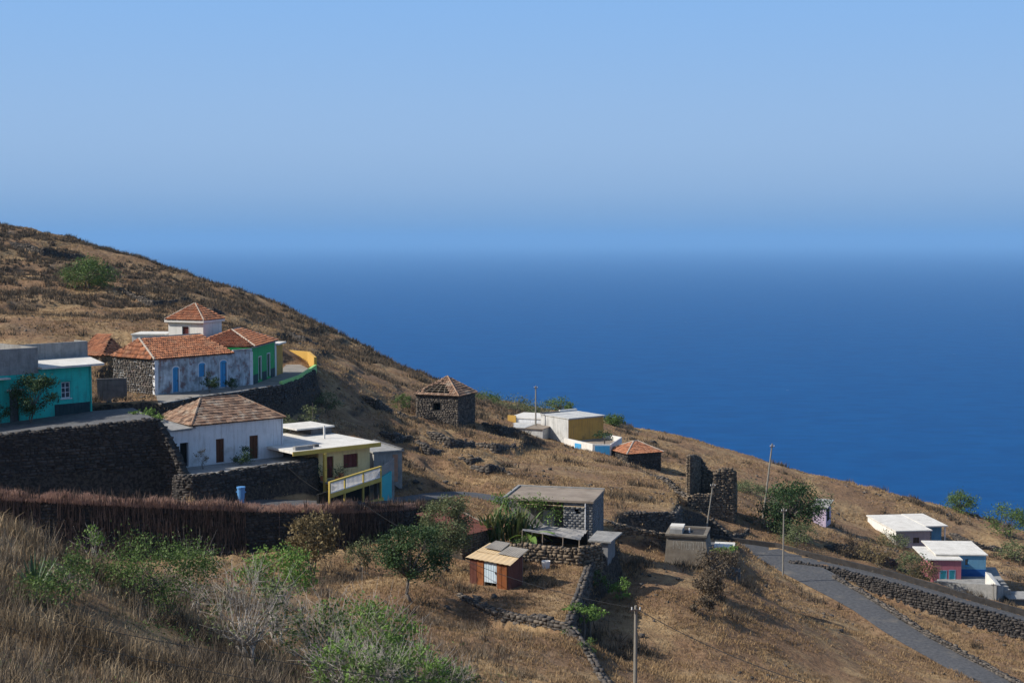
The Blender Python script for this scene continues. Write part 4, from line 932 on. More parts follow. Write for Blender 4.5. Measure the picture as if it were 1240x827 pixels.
box('upper_room', LX - 1.6, LX + .5, D - 2.2, D + 1.4, HH + .202, HH + .75, 'concrete_dark', r); box('upper_roof', LX - 3.2, LX + .7, D - 2.4, D + 1.6, HH + .752, HH + .88, 'roof_white', r)
b = MB(); b.tube((LX - 1.9, 4.2, HH + .2), (LX - 1.9, 4.2, HH + 1.35), .09, .09, 8); b.build('vent_pipe', 'plaster_clean', r)
b = MB(); b.tube((LX + .3, D + .6, HH + 1.15), (LX + .3, D + .6, HH + 2.7), .025, .02, 5); b.build('antenna', 'rebar', r)
def loc(p): v = p - A; return Vector((v.dot(dv), v.dot(nv), v.z))
e0, e1 = loc(PZ(399, 598, FL)), loc(PZ(461, 578, FL)); e0.z = e1.z = 0
b = MB(); b.prism([(e0.x, e0.y), (e1.x, e1.y), (LX + .1, -.004), (.0, -.004), (-.2, e0.y * .55)], -.14, 0.0); b.build('balcony_floor', 'concrete', r)
ed = (e1 - e0).normalized(); en = Vector((ed.y, -ed.x, 0)); ln = (e1 - e0).length; Mx = Matrix.Translation(e0) @ Matrix.Rotation(math.atan2(ed.y, ed.x), 4, 'Z')
def rb(nm, x0, x1, y0, y1, z0, z1, mat, par): b = MB(); b.box(x0, x1, y0, y1, z0, z1, M4=Mx); return b.build(nm, mat, par)
rb('balcony_beam', 0, ln, -.06, .06, -.34, -.02, 'olive_yellow', r); rb('handrail', -.05, ln + .05, -.09, .09, .86, .98, 'olive_yellow', r)
for k in range(4): u = ln * (0, .28, .64, 1)[k]; rb('balcony_post', u - .07, u + .07, -.07, .07, -2.2, .859, 'olive_yellow', r)
for k in range(3):
    u0 = ln * (0, .28, .64)[k] + .08; u1 = ln * (.28, .64, 1)[k] - .08; pn = rb('railing_panel', u0, u1, -.02, .02, .02, .10, 'white_paint', r); rb('rail', u0, u1, -.021, .021, .76, .84, 'white_paint', pn)
    m_ = max(3, int((u1 - u0) / .2))
    for i in range(m_): x_ = u0 + (u1 - u0) * (i + .5) / m_; rb('baluster', x_ - .035, x_ + .035, -.018, .018, .10, .76, 'white_paint', pn)
rb('plinth', -.05, ln + .3, -.12, .12, -3.0, -1.72, 'olive_yellow', r)
rb('shade_wall', .2, ln, 1.1, 1.3, -3, -.15, 'dark', r)  # near-black wall paints the shade under the balcony
box('corner_post', -.12, .12, -1.1, -.86, -2.4, HH - .17, 'olive_yellow', r)
c0 = e1 + ed * .1; b = MB(); b.prism([(c0.x, c0.y), (c0.x + 1.25, c0.y + .25), (c0.x + 1.25, c0.y + .5), (c0.x, c0.y + .3)], -2.4, [-.1, .35, .35, -.1]); b.build('side_wall', 'cyan', r)
b = MB(); b.prism([(c0.x - .2, c0.y + .31), (c0.x + 1.7, c0.y + .51), (c0.x + 1.9, c0.y + .9), (c0.x - .2, c0.y + .8)], -2.4, [.3, 1.35, 1.4, .4]); b.build('stair_parapet', 'concrete', r)
# -- grey shed
B = P(487, 583, 127.5); A = P(453, 585, 126.2); A.z = B.z
r, LX = hroot('shed', 'grey concrete shed with flat roof beside the yellow house', 'shed', A, B); pl = Plane(A, B - A); HH = pl(487, 546)[1]; D = 6.5
shell(r, LX, D, HH, {}, 'concrete'); ro = box('roof', -.15, LX + .12, -.15, D + .1, HH, HH + .14, 'concrete', r); box('roof_edge', LX - .1, LX + .12, -.15, D + .1, HH + .141, HH + .24, 'concrete_dark', ro)
u0 = pl(475.5, 560)[0]
for k in range(6): box('block', u0, u0 + .48 + .03 * (k % 2), -.035, .01, .05 + k * .42, .44 + k * .42, 'orange_block', r)

# -- stone hut with the broken roof
B = P(554.4, 511.7, 176); A = PZ(504.5, 509, B.z)
r, LX = hroot('stone_hut', 'dark stone hut whose orange tile roof has a hole showing laths', 'house', A, B); pl = Plane(A, B - A); HH = pl(553.5, 479.5)[1]; D = 5.2
wn = pl.rect(524.5, 488, 533.5, 497); shell(r, LX, D, HH, {'f': [wn]}, 'mortar', th=.5, z0=-1); stone_faces(r, LX, D, HH, -.4, {'f': [wn]}, 'basalt', 'frl')
b = MB(); sbox(b, LX, D, 'f', wn[0] - .1, wn[1] + .1, -.3, -.02, wn[3], wn[3] + .15); b.build('lintel', 'timber', r)
RZ = HH + 2.15; fm_ = MB(); a4, b4, c4, d4 = [Vector(v) for v in ((-.2, -.2, HH), (LX + .2, -.2, HH), (LX + .2, D + .2, HH), (-.2, D + .2, HH))]; ap = Vector((LX / 2 + .2, D / 2, RZ - .08))
for e0_, e1_ in ((a4, b4), (b4, c4), (c4, d4), (d4, a4)):
    fm_.tube(e0_, ap, .07, .06, 4); fm_.tube(e0_, e1_, .08, .08, 4)
    for k in range(1, 8): f_ = k / 8; fm_.tube(e0_.lerp(ap, f_), e1_.lerp(ap, f_), .035, .035, 4)
    for k in range(1, 6): f_ = k / 6; fm_.tube(e0_.lerp(e1_, f_), ap.lerp(e0_.lerp(e1_, f_), abs(f_ - .5) * 1.2), .035, .035, 4)
fc, cp = hip(-.3, LX + .3, -.3, D + .3, HH, LX / 2 + .15, LX / 2 + .25, D / 2, RZ)
def hole(u, v, E0, uu, vv):
    if abs(uu.y) > .1 or uu.x < 0: return False
    q = (u - LX * .52) / 1.75; return abs(q) < 1 - (v - .5) / 2.4 and v > .5 and v < 2.2 + .2 * math.sin(u * 9) or random.random() < .05
tiled(r, fc, 'tile_old', holes=hole, frame=fm_, tw=.30, tl=.40, lift=.12, caps=cp[3:4], capmat='tile_old', capr=.12)

# -- white compound on the crest
A = P(612, 527, 196); B = P(657, 531, 194); A.z = B.z = B.z - .6
r, LX = hroot('low_house', 'low white house with patchwork flat roofs beside the tall pole', 'house', A, B)
shell(r, LX, 4.5, 1.9, {}, 'plaster_grey'); box('roof', -.2, LX * .55, -.2, 4.6, 1.9, 2.03, 'plaster_grey', r); box('roof', LX * .55 + .01, LX + .2, -.2, 4.6, 1.86, 1.99, 'roof_brown', r)
shell(r, LX * .9, 6, 2.6, {}, 'plaster', ox=-1.2, oy=4.7, name='rear_wall'); box('rear_roof', -1.4, LX * .9 - 1.1, 4.6, 10.8, 2.6, 2.72, 'roof_white', r); box('gable_wall', -1.45, -.2, 4.5, 4.69, 2.0, 3.0, 'ochre_lit', r)
A = P(688, 536, 193); B = PZ(730.5, 531.5, A.z)
r, LX = hroot('cube_house', 'boxy two-tone house, ochre front and white flank, on the crest', 'house', A, B); pl = Plane(A, B - A); HH = pl(688, 507.5)[1]; D = 6.2
shell(r, LX, D, HH, {}, 'plaster_grey', z0=-1.2); box('front_panel', .06, LX - .04, -.05, -.004, .15, HH - .12, 'ochre', r); box('roof', -.1, LX + .15, -.25, D + .1, HH, HH + .13, 'plaster_grey', r)
box('parapet', -.08, 3.2, D - .25, D + .08, HH + .132, HH + .30, 'concrete_dark', r); box('parapet', 3.22, LX + .1, D - .2, D + .08, HH + .132, HH + .42, 'plaster_clean', r)
yz = P(718, 550, 186).z
yp = [P(684, 540, 190.5), P(718, 550, 186), P(739, 552, 186), P(752, 540, 193), P(728, 533, 197)]
for p in yp: p.z = yz
rt = low_wall('yard_wall', 'white yard wall with blue gates below the cube house', yp, [1.55, 1.35, 1.3, 1.3, 1.3], .22, 'plaster_clean')
def on_seg(p, q, u0, u1, v0, v1, mat, nm, par, o0, n0=.11, n1=.16):
    p = p - o0; q = q - o0; d = (q - p).normalized(); M4 = Matrix.Translation(p) @ Matrix.Rotation(math.atan2(d.y, d.x), 4, 'Z'); b = MB(); b.box(u0, u1, -n1, -n0, v0, v1, M4=M4); return b.build(nm, mat, par)
on_seg(yp[0], yp[1], 2.2, 3.5, -.1, 1.12, 'blue', 'gate', rt, yp[0]); on_seg(yp[1], yp[2], .25, 2.2, -.1, 1.15, 'blue', 'gate', rt, yp[0])
b = MB(); b.prism([(p.x, p.y) for p in yp], yz - .3, yz + .62); kind(b.build('yard_floor', 'roof_brown'), 'structure')
# -- small tiled stone house
A = P(760, 564, 183); B = PZ(800, 561, A.z)
r, LX = hroot('stone_house', 'small dark stone house with low pyramid of orange tiles', 'house', A, B); pl = Plane(A, B - A); HH = pl(760, 549.5)[1]; D = 4.6
shell(r, LX, D, HH, {}, 'mortar', z0=-1); stone_faces(r, LX, D, HH, -.8, {}, 'basalt_dark', 'frl'); pr = Plane(A + Vector((-(B - A).normalized().y, (B - A).normalized().x, 0)) * D / 2, B - A); rz = pr(769, 534)[1]
fc, cp = hip(-.3, LX + .3, -.3, D + .3, HH, LX / 2 - .3, LX / 2 + .3, D / 2, rz); tiled(r, fc, caps=cp, capr=.10, tl=.38)
stone_wall('yard_wall', 'pale stone yard wall running down from the small tiled house', [tuple(P(*q)) for q in ((752, 556, 184), (762, 563, 180), (784, 573, 174))], th=.4, mat='basalt_tan', core='mortar_tan')

# -- ruin
gz = G(X(858, 620, 157), 157)
r1 = [P(832, 600, 157), P(845, 599, 157.3), P(862, 598, 157.6), P(864, 574, 157.7), P(872, 568, 157.8), P(887, 567, 158)]
stone_wall('ruin', 'roofless front of a ruined stone house with a collapsed middle', [tuple(p) for p in r1], th=.6, mat='basalt_tan', core='mortar', sz=(.36, .2), ragged=.3, cat='ruin')
stone_wall('ruin', 'tall surviving gable pillar of the ruined stone house', [tuple(P(*q)) for q in ((834, 552, 157.4), (839, 551, 160), (846, 553, 164))], th=.5, mat='basalt_tan', core='mortar', sz=(.34, .18), ragged=.2, cat='ruin')
stone_wall('ruin', 'broken rear wall of the ruined stone house', [tuple(P(*q)) for q in ((848, 555, 164), (858, 572, 164.3), (876, 580, 164.5), (884, 574, 164.7))], th=.6, mat='basalt_tan', core='mortar', sz=(.36, .2), ragged=.3, cat='ruin')
stone_wall('ruin', 'low side wall of the ruin nearest the leaning pole', [tuple(P(*q)) for q in ((888, 570, 158.5), (889, 588, 161), (888, 592, 164))], th=.6, mat='basalt_tan', core='mortar', sz=(.36, .2), ragged=.3, cat='ruin')

# -- water tank with faded painted letters
B = P(862, 689, 116.5); A = PZ(803, 686, B.z)
r, LX = hroot('water_tank', 'battered concrete water tank with faded painted lettering', 'water tank', A, B); pl = Plane(A, B - A); HH = pl(830, 651.5)[1]; D = 3.6; tu0 = pl(807, 652)[0]; tu1 = pl(854, 652)[0]
b = MB(); n_ = [(0, -.25), (LX, -.25), (LX, D + .3), (0, D + .3)]; t_ = [(tu0, .12), (tu1, .12), (tu1, D), (tu0, D)]
b.v += [(x, y, -1.2) for x, y in n_] + [(x, y, HH) for x, y in t_]; b.f += [(3, 2, 1, 0), (4, 5, 6, 7), (0, 1, 5, 4), (1, 2, 6, 5), (2, 3, 7, 6), (3, 0, 4, 7)]; b.t += [0] * 6
MATS_ = pmat('tank_wall', (.15, .13, .105), (.22, .195, .16), 1.2, .95, .25, c3=(.11, .09, .07), s3=.8, t3=(.48, .68)); M['tank_wall'] = MATS_
b.build('wall', 'tank_wall', r)
box('slab', tu0 - .12, tu1 + .12, -.02, D + .1, HH + .002, HH + .16, 'basalt_dark', r)
for x0, x1, y0, y1 in ((tu0 - .12, tu1 + .12, -.02, .28), (tu0 - .12, tu1 + .12, D - .2, D + .1), (tu0 - .12, tu0 + .18, .281, D - .201), (tu1 - .18, tu1 + .12, .281, D - .201)): box('rim', x0, x1, y0, y1, HH + .161, HH + .30, 'tank_wall', r)
ha = box('hatch', tu0 + .2, tu0 + 1.25, .5, 2.3, HH + .162, HH + .62, 'concrete', r); box('hatch_lid', tu0 + .15, tu0 + 1.3, 1.2, 2.4, HH + .621, HH + .74, 'roof_white', ha)
b = MB(); b.tube((tu0 + 1.75, 1.6, HH + .162), (tu0 + 1.75, 1.6, HH + .55), .07, .06, 8); b.build('vent_pipe', 'white_paint', r)
lt = MB(); zt = HH - .28; zb = HH - .95
def fy(z): return .12 - .37 * (HH - z) / (HH + 1.2) - .014
def stroke(x0, z0, x1, z1, w_=.07):
    p = Vector((x0, fy(z0), z0)); q = Vector((x1, fy(z1), z1)); d = (q - p).normalized(); s_ = Vector((-d.z, 0, d.x)) * w_ / 2
    lt.quad(p - s_, q - s_, q + s_, p + s_)
lx = lambda p: pl(p, 660)[0]
for s in (((815.3, 0), (815.3, 1)), ((815.3, 1), (817, 1)), ((819, 1), (820.2, .55)), ((820.2, .55), (821.5, .4)), ((822.5, .4), (822.5, .05)), ((825.5, 0), (825.5, 1)), ((825.5, 1), (828.5, 1)), ((829, .3), (829.6, .9)),
          ((831.5, 0), (831.5, 1)), ((831.5, 1), (834.3, .9)), ((834.3, .9), (834.6, .1)), ((831.5, 0), (834.6, .1)), ((836.6, 0), (836.6, 1)), ((836.6, 1), (839.6, .8)), ((839.6, .8), (839.6, 0)),
          ((842, .2), (843.5, 1)), ((845.5, 1), (845.5, .2)), ((845.5, .2), (848, .2)), ((848, .2), (848, 1)), ((850.6, 0), (850.6, 1)), ((849.2, 1), (851.5, 1))):
    (p0, v0), (p1, v1) = s; stroke(lx(p0), zb + (zt - zb) * v0, lx(p1), zb + (zt - zb) * v1, .085)
M['faded_paint'] = pmat('faded_paint', (.22, .205, .175), (.33, .315, .28), 5, .9, 0, c3=(.2, .18, .15), s3=3, t3=(.45, .6)); lt.build('lettering', 'faded_paint', r)
B = P(888, 693, 119); A = PZ(865, 692, B.z)
r, LX = hroot('tank_annex', 'dark grey cement box with pale slab top beside the lettered tank', 'water tank', A, B); pl = Plane(A, B - A); HH = pl(888, 665)[1]
b = MB(); ul = pl(857, 665)[0]; b.v += [(0, 0, -.9), (LX, 0, -.9), (LX, 2.6, -.9), (0, 2.6, -.9), (ul, .05, HH), (LX, .05, HH), (LX, 2.6, HH), (ul, 2.6, HH)]; b.f += [(3, 2, 1, 0), (4, 5, 6, 7), (0, 1, 5, 4), (1, 2, 6, 5), (2, 3, 7, 6), (3, 0, 4, 7)]; b.t += [0] * 6
b.build('wall', 'concrete_dark', r); box('slab', ul + .5, LX + .05, -.02, 2.3, HH + .002, HH + .12, 'roof_white', r); box('buttress', LX - .1, LX + .55, .1, 1.6, -1.2, .05, 'concrete_dark', r)

# -- grey block house
B = P(717.5, 648, 107.5); B.z = YUP; d_ = Vector((-.975, .222, 0)).normalized(); LX = 6.9; A = B + d_ * LX
r, LX = hroot('block_house', 'bare grey block house with flat roof and vine over its porch', 'house', A, B); pl = Plane(A, B - A); HH = pl(717, 609)[1]; D = 5.2; dv = (B - A).normalized(); nv = Vector((-dv.y, dv.x, 0))
us = pl(682, 640)[0]; wn = pl.rect(695.5, 616.2, 703, 622.2)
RL = LX - us; wl = (wn[0] - us, wn[1] - us, wn[2], wn[3])
shell(r, RL, D, HH, {'f': [wl]}, 'block', ox=us, th=.25); shell(r, us - .01, D - 2.2, HH, {}, 'block', oy=2.2, name='rear_wall')
box('dark_room_sheet', us + .4, LX - .4, .6, .65, .3, HH - .2, 'dark', r)  # near-black sheet behind the window stands in for the unlit room
C = []; AX = []; SZ = []
for s, ln in (('f', RL), ('r', D)):
    (x0, y0), (dx, dy), (nx, ny), _ = side(RL, D, s); k = 0; z = 0
    while z < HH - .05:
        u = -.2 * (k % 2)
        while u < ln - .02:
            a = max(u, 0); e = min(u + .4, ln); um_ = (a + e) / 2
            if e - a > .05 and not (s == 'f' and wl[0] - .05 < um_ < wl[1] + .05 and wl[2] - .15 < z < wl[3] - .02):
                C.append((us + x0 + dx * um_ - nx * .05, y0 + dy * um_ - ny * .05, z + .1)); AX.append((dx, dy)); SZ.append((e - a - .012, .14, .19))
            u += .4
        z += .2; k += 1
stones('blocks', np.array(C), np.array(AX), np.array(SZ), 'block', r, jit=.02)
ro = box('roof', -.1, LX + .08, -.15, D + .1, HH + .002, HH + .16, 'roof_brown', r); box('roof_rim', -.1, LX + .08, D - .1, D + .1, HH + .161, HH + .26, 'concrete', ro); box('roof_rim', -.1, .1, -.15, D - .101, HH + .161, HH + .26, 'concrete', ro)
b = MB(); b.tube((LX - .55, -.09, 0), (LX - .55, -.09, HH + .1), .05, .05, 6); b.build('downpipe', 'plaster', r)
for x_ in (.15, 2.4): b = MB(); b.tube((x_, .1, -.1), (x_, .1, HH), .08, .08, 6); b.build('post', 'timber', r)
box('porch_door', 2.6, 3.5, 2.1, 2.19, .05, 2.0, 'sheet_blue', r)
b = MB(); b.tube((.9, -.12, HH - .25), (LX - .6, -.16, HH - .3), .03, .03, 5); b.build('pipe', 'sheet_tan', r)
vp = []
for k in range(26):
    u = random.uniform(-.8, 4.2); zc = HH + random.uniform(-.5, .25) if u < 3.2 else random.uniform(.6, HH); g = rng.normal(size=(50, 3)) * np.array([.32, .22, .25]); vp.append(g + np.array((u, -.15, zc)))
vr = thing('climbing_vine', 'bright green vine hanging over the porch of the block house', 'vine', A, math.atan2(dv.y, dv.x)); 
for x_ in (0.3, 1.8, 3.6): b = MB(); b.path([Vector((x_, -.2, -.2)), Vector((x_ + .1, -.15, 1.2)), Vector((x_ + .3, -.1, HH))], [.05, .04, .02], 5); b.build('stem', 'bark', vr)
leafmesh('foliage', np.concatenate(vp), .17, 'leaf_bright', vr)
# slab box at its corner
A2 = P(716, 662, 104.6); B2 = P(736, 666, 104.2); A2.z = B2.z = YUP - .2; 
r2, L2 = hroot('store_box', 'low block store with sloping concrete lid at the corner of block house', 'shed', A2, B2)
shell(r2, L2, 2.2, 1.0, {}, 'block', z0=-1.5); b = MB(); b.prism([(-.2, -.25), (L2 + .3, -.25), (L2 + .5, 2.4), (-.2, 2.4)], [1.0, 1.0, 1.2, 1.2], [1.12, 1.12, 1.32, 1.32]); b.build('lid', 'concrete', r2)
# tarpaulin shelter
tp = [P(632, 642, 104.6), P(701, 653.5, 104.3), P(711, 642, 106.8), P(640, 634, 108.6)]; o = Vector((tp[0].x, tp[0].y, YUP))
r = thing('tarp_shelter', 'grey tarpaulin stretched on poles in front of block house', 'shelter', o); v = []; f = []; n_ = 14
for i in range(n_ + 1):
    for j in range(n_ + 1):
        p = tp[0].lerp(tp[1], i / n_).lerp(tp[3].lerp(tp[2], i / n_), j / n_) - o; p.z += .12 * math.sin(i * 1.1 + j * .5) * math.sin(j * .9) - .25 * math.sin(math.pi * j / n_) * (.4 + .3 * math.sin(i * .9)); v.append(p)
v += [Vector(p) - Vector((0, 0, .02)) for p in v]; m_ = (n_ + 1) ** 2
for i in range(n_):
    for j in range(n_):
        k = i * (n_ + 1) + j; f += [(k, k + n_ + 1, k + n_ + 2, k + 1), (m_ + k + 1, m_ + k + n_ + 2, m_ + k + n_ + 1, m_ + k)]
mesh('tarp', v, f, 'tarp', r); q_ = [v[n_] - Vector((0, .05, .05)), v[n_ * (n_ + 1) + n_] - Vector((0, .05, .05))]; b = MB(); b.quad(q_[0], q_[1], Vector((q_[1].x, q_[1].y, .0)), Vector((q_[0].x, q_[0].y, .0))); b.quad(q_[0] + Vector((0, .03, 0)), Vector((q_[0].x, q_[0].y + .03, 0)), Vector((q_[1].x, q_[1].y + .03, 0)), q_[1] + Vector((0, .03, 0))); b.build('shade_sheet', 'basalt_dark', r)  # dark sheet added at the back to paint the shade under the tarpaulin
for i, j in ((0, 0), (5, 0), (10, 0), (n_, 0), (n_, n_), (0, n_)):
    p = v[i * (n_ + 1) + j]; b = MB(); b.tube((p.x, p.y, -.3), (p.x + .04, p.y, p.z + .02), .055, .045, 6); b.build('pole', 'timber', r)
b = MB(); b.tube(v[10 * (n_ + 1)] - Vector((0, 0, 1.3)), v[8 * (n_ + 1)] - Vector((0, 0, 1.75)), .04, .04, 5); b.build('brace', 'timber', r)
# rusty-roofed shed
A = PZ(560, 668, -23.0); B = PZ(592, 660, -23.0)
r, LX = hroot('rusty_shed', 'low stone shed with a dark rusty sheet roof behind the tin hut', 'shed', A, B); D = 4.2
shell(r, LX, D, 1.2, {}, 'mortar_tan'); stone_faces(r, LX, D, 1.2, -.3, {}, 'basalt_tan', 'fr')
for k in range(3):
    b = MB(); x0 = -.35 + k * (LX + .6) / 3; corrugated(b, (x0, -.3, 1.25 + .01 * k), (x0 + (LX + .6) / 3 + .1, -.3, 1.25 + .01 * k), (x0 + (LX + .6) / 3 + .1, D + .2, 2.35 + .01 * k), (x0, D + .2, 2.35 + .01 * k), 7, .03); b.build('roof_sheet', 'rust_dark', r)
b = MB(); b.tube((LX + .25, -.4, 1.36), (LX + .25, D + .2, 2.46), .07, .07, 5); b.build('roof_pole', 'timber', r)
# tin hut
B = PZ(614, 714, YARD); d_ = Vector((.8, -.6, 0)); LX = 3.2; A = B - d_ * LX
r, LX = hroot('tin_hut', 'small hut of rusty corrugated sheets with pale blue door', 'hut', A, B); pl = Plane(A, d_); D = 1.7; HH = 1.75
u0 = pl(586, 700)[0]; u1 = pl(601.5, 700)[0]
for x_, y_ in ((.04, .04), (LX - .04, .04), (LX - .04, D), (.04, D), (u0, .04), (u1, .04)): box('post', x_ - .05, x_ + .05, y_, y_ + .1, -.3, HH + (.3 if y_ > 1 else 0), 'timber', r)
ps = [0, .62, u0]; 
for k in range(2): b = MB(); corrugated(b, (ps[k], 0, -.05 + .06 * k), (ps[k + 1] - .02, 0, -.05), (ps[k + 1] - .02, 0, HH - .05), (ps[k], 0, HH - .08 * k), 5); b.build('wall_sheet', 'rust_dark' if k == 0 else 'rust', r)
ps = [u1, (u1 + LX) / 2, LX]
for k in range(2): b = MB(); corrugated(b, (ps[k] + .02, 0, -.05), (ps[k + 1] - .01, -.01 * k, -.08), (ps[k + 1] - .01, -.01 * k, HH), (ps[k] + .02, 0, HH - .04), 4); b.build('wall_sheet', 'rust', r)
b = MB(); corrugated(b, (u0 + .02, .03, .28), (u1 - .02, .03, .30), (u1 - .02, .03, HH - .02), (u0 + .02, .03, HH - .02), 5, .025); dd = b.build('door', 'sheet_blue', r)
b = MB(); b.box(u1 - .13, u1 - .07, -.05, .01, .95, 1.1); b.build('handle', 'rebar', dd)
for y0, y1, k in ((0, D / 2, 0), (D / 2, D, 1)): b = MB(); corrugated(b, (LX + .06, y0, -.05), (LX + .06, y1 - .01, -.05), (LX + .06, y1 - .01, HH + .1 + .15 * k), (LX + .06, y0, HH + .15 * k), 4); b.build('wall_sheet', 'rust_dark', r)
b = MB(); corrugated(b, (-.02, D + .12, -.05), (-.02, 0, -.05), (-.02, 0, HH), (-.02, D + .12, HH + .3), 6); b.build('wall_sheet', 'rust_dark', r)
b = MB(); corrugated(b, (LX, D + .12, -.05), (0, D + .12, -.05), (0, D + .12, HH + .3), (LX, D + .12, HH + .3), 9); b.build('wall_sheet', 'rust', r)
for nm, x0, x1, y0, y1, dz, mt in (('roof_sheet', -.2, LX + .45, -.25, .95, .02, 'sheet_tan'), ('roof_sheet', -.1, LX * .62, .8, 2.3, .08, 'sheet_tan'), ('roof_sheet', LX * .55, LX + .35, .85, 2.2, .12, 'sheet_grey'), ('roof_sheet', .3, LX * .55, 1.2, 2.5, .22, 'sheet_grey')):
    b = MB(); zf = lambda y: HH + .05 + dz + (y + .25) * .2; corrugated(b, (x0, y0, zf(y0)), (x1, y0, zf(y0) - .05), (x1 - .15, y1, zf(y1)), (x0, y1, zf(y1)), 9, .03); b.build(nm, mt, r)
bk = PZ(661, 688, YARD); r = thing('bucket', 'white plastic bucket on the dirt of the hut yard', 'bucket', bk); b = MB(); b.tube((0, 0, 0), (0, 0, .55), .26, .33, 14, cap=False); b.quad(*[(math.cos(-i * .449) * .26, math.sin(-i * .449) * .26, .02) for i in range(14)]); b.build('body', 'white_paint', r); b = MB(); b.path([Vector((math.cos(a) * .33, .0, .55 + math.sin(a) * .2)) for a in np.linspace(0, math.pi, 8)], .015, 4); b.build('handle', 'rebar', r)

# -- lavender hut
B = P(1000, 632.5, 181); A = PZ(984, 631, B.z)
r, LX = hroot('lavender_hut', 'small lavender hut half hidden by the round green tree', 'hut', A, B); shell(r, LX, 2.4, 1.9, {}, 'lavender'); b = MB(); b.prism([(-.2, -.2), (LX + .3, -.2), (LX + .3, 2.6), (-.2, 2.6)], [1.9, 1.9, 2.5, 2.5], [2.0, 2.0, 2.6, 2.6]); b.build('roof', 'concrete', r)
box('doorway', LX - .02, LX + .04, .5, 1.5, .1, 1.7, 'dark', r)  # near-black panel on the closed wall paints an unlit opening
# -- mauve house
A = P(1085, 664, 186); B = PZ(1126, 663, A.z)
r, LX = hroot('mauve_house', 'mauve and white house with L-shaped white roof and small balcony', 'house', A, B); pl = Plane(A, B - A); HH = pl(1105, 643)[1]; D = 10.5
wn = pl.rect(1105.5, 650.5, 1113, 657.5); shell(r, LX, D, HH, {'f': [wn]}, 'mauve', z0=-1.5); window(r, LX, D, 'f', wn, frame='wood', panes=(2, 1), sill=False)
box('left_face', -.05, -.004, -.02, D, -1.5, HH - .01, 'plaster_clean', r)
ro = box('roof', -.2, LX + .2, -.25, D + .2, HH, HH + .15, 'roof_white', r)
oy = 3.4; L2 = 3.0; H2 = HH + .05; wb = (.5, 1.6, -.3, H2 - .5)
shell(r, L2, D - oy, H2, {'f': [wb]}, 'blue_wall', ox=LX + .02, oy=oy, z0=-1.8, name='side_wall'); window(r, L2, D - oy, 'f', wb, frame='white_paint', panes=(2, 2), ox=LX + .02, oy=oy, sill=False)
box('side_roof', LX + .21, LX + L2 + .35, oy - 1.3, D + .2, H2, H2 + .15, 'roof_white', r); box('balcony_floor', LX + .25, LX + L2 + .1, oy - 1.2, oy - .004, -.65, -.5, 'concrete', r)
rl = box('railing_panel', LX + .25, LX + L2 + .1, oy - 1.2, oy - 1.12, .2, .28, 'white_paint', r)
for k in range(8): x_ = LX + .3 + k * (L2 - .25) / 7; box('baluster', x_ - .04, x_ + .04, oy - 1.19, oy - 1.13, -.5, .2, 'white_paint', rl)
box('veranda_post', LX + L2 - .02, LX + L2 + .1, oy - 1.1, oy - .98, -.5, H2, 'white_paint', r); box('balcony_base', LX + .3, LX + L2, oy - 1.0, oy - .005, -2.2, -.651, 'blue_deep', r)
# -- blue and pink house
A = P(1130, 704, 162); B = PZ(1163.5, 704.5, A.z)
r, LX = hroot('pink_house', 'pink fronted house with turquoise shutters and blue side wing', 'house', A, B); pl = Plane(A, B - A); HH = pl(1147, 678)[1]; D = 6.5
sh = [pl.rect(1138.5, 691, 1145.5, 703, .1), pl.rect(1149.5, 690.5, 1156, 702.5, .1)]; shell(r, LX, D, HH, {'f': sh}, 'pink', z0=-1)
for o in sh: door(r, LX, D, 'f', o, 'cyan', 'blue_wall', fw=.07, name='shutter')
box('roof', -1.0, LX + .12, -.2, D + .2, HH, HH + .14, 'roof_white', r)
oy = 1.6; L2 = 3.2; H2 = HH + .25; wb = pl.rect(1172, 680, 1176.8, 688.5); wb = (wb[0] - LX, wb[1] - LX, wb[2], wb[3])
shell(r, L2, D + 2.2 - oy, H2, {'f': [wb]}, 'blue_wall', ox=LX + .02, oy=oy, z0=-1, name='side_wall'); window(r, L2, D + 2.2 - oy, 'f', wb, frame='blue', panes=(1, 1), ox=LX + .02, oy=oy)
box('wall_base', LX + .05, LX + L2, oy - .04, oy + .02, -1, 1.15, 'blue_deep', r); box('wall_base', LX + L2 - .01, LX + L2 + .05, oy - .04, D + 2.1, -1, 1.15, 'blue_deep', r)
box('side_roof', LX - 2.6, LX + L2 + .2, oy - .15, D + 2.5, H2, H2 + .13, 'roof_white', r)
yc = [P(1131, 712, 158), P(1165, 717, 156.5), P(1206, 727, 154.5), P(1217, 723, 159)]
zt = [P(1131, 703, 158).z, P(1165, 705.5, 156.5).z, P(1206, 708, 154.5).z, P(1217, 710, 159).z]
low_wall('yard_wall', 'grey concrete yard wall in front of the pink house', yc, [a - p.z for a, p in zip(zt, yc)], .25, 'concrete', dn=2.5)
b = MB(); pts = [yc[0], yc[1], yc[2], yc[3], P(1205, 700, 168), P(1140, 700, 168)]; b.prism([(p.x, p.y) for p in pts], -44, zt[0] - .75); kind(b.build('yard_floor', 'concrete'), 'structure')
st0 = P(1207, 709, 157); r = thing('yard_ramp', 'pale sloping concrete stair wall at the end of the yard', 'stairs', st0, R(10)); b = MB(); b.prism([(0, 0), (.6, .1), (.7, 2.6), (0, 2.6)], -2.5, [.1, -.1, .8, 1.0]); b.build('ramp', 'roof_white', r)
for k in range(4): box('step', .95, 1.9, .3 + .5 * k, .8 + .5 * k, -2.5, -.6 + .25 * k, 'concrete', r)
sh_ = P(1228, 733, 156); r, LX = hroot('gate_house', 'low concrete shed at the roadside past the yard wall', 'shed', P(1222, 735, 156), P(1262, 742, 156)); shell(r, LX, 3, .9, {}, 'concrete_dark'); box('roof', -.1, LX + .1, -.2, 3.2, .9, 1.02, 'concrete', r)

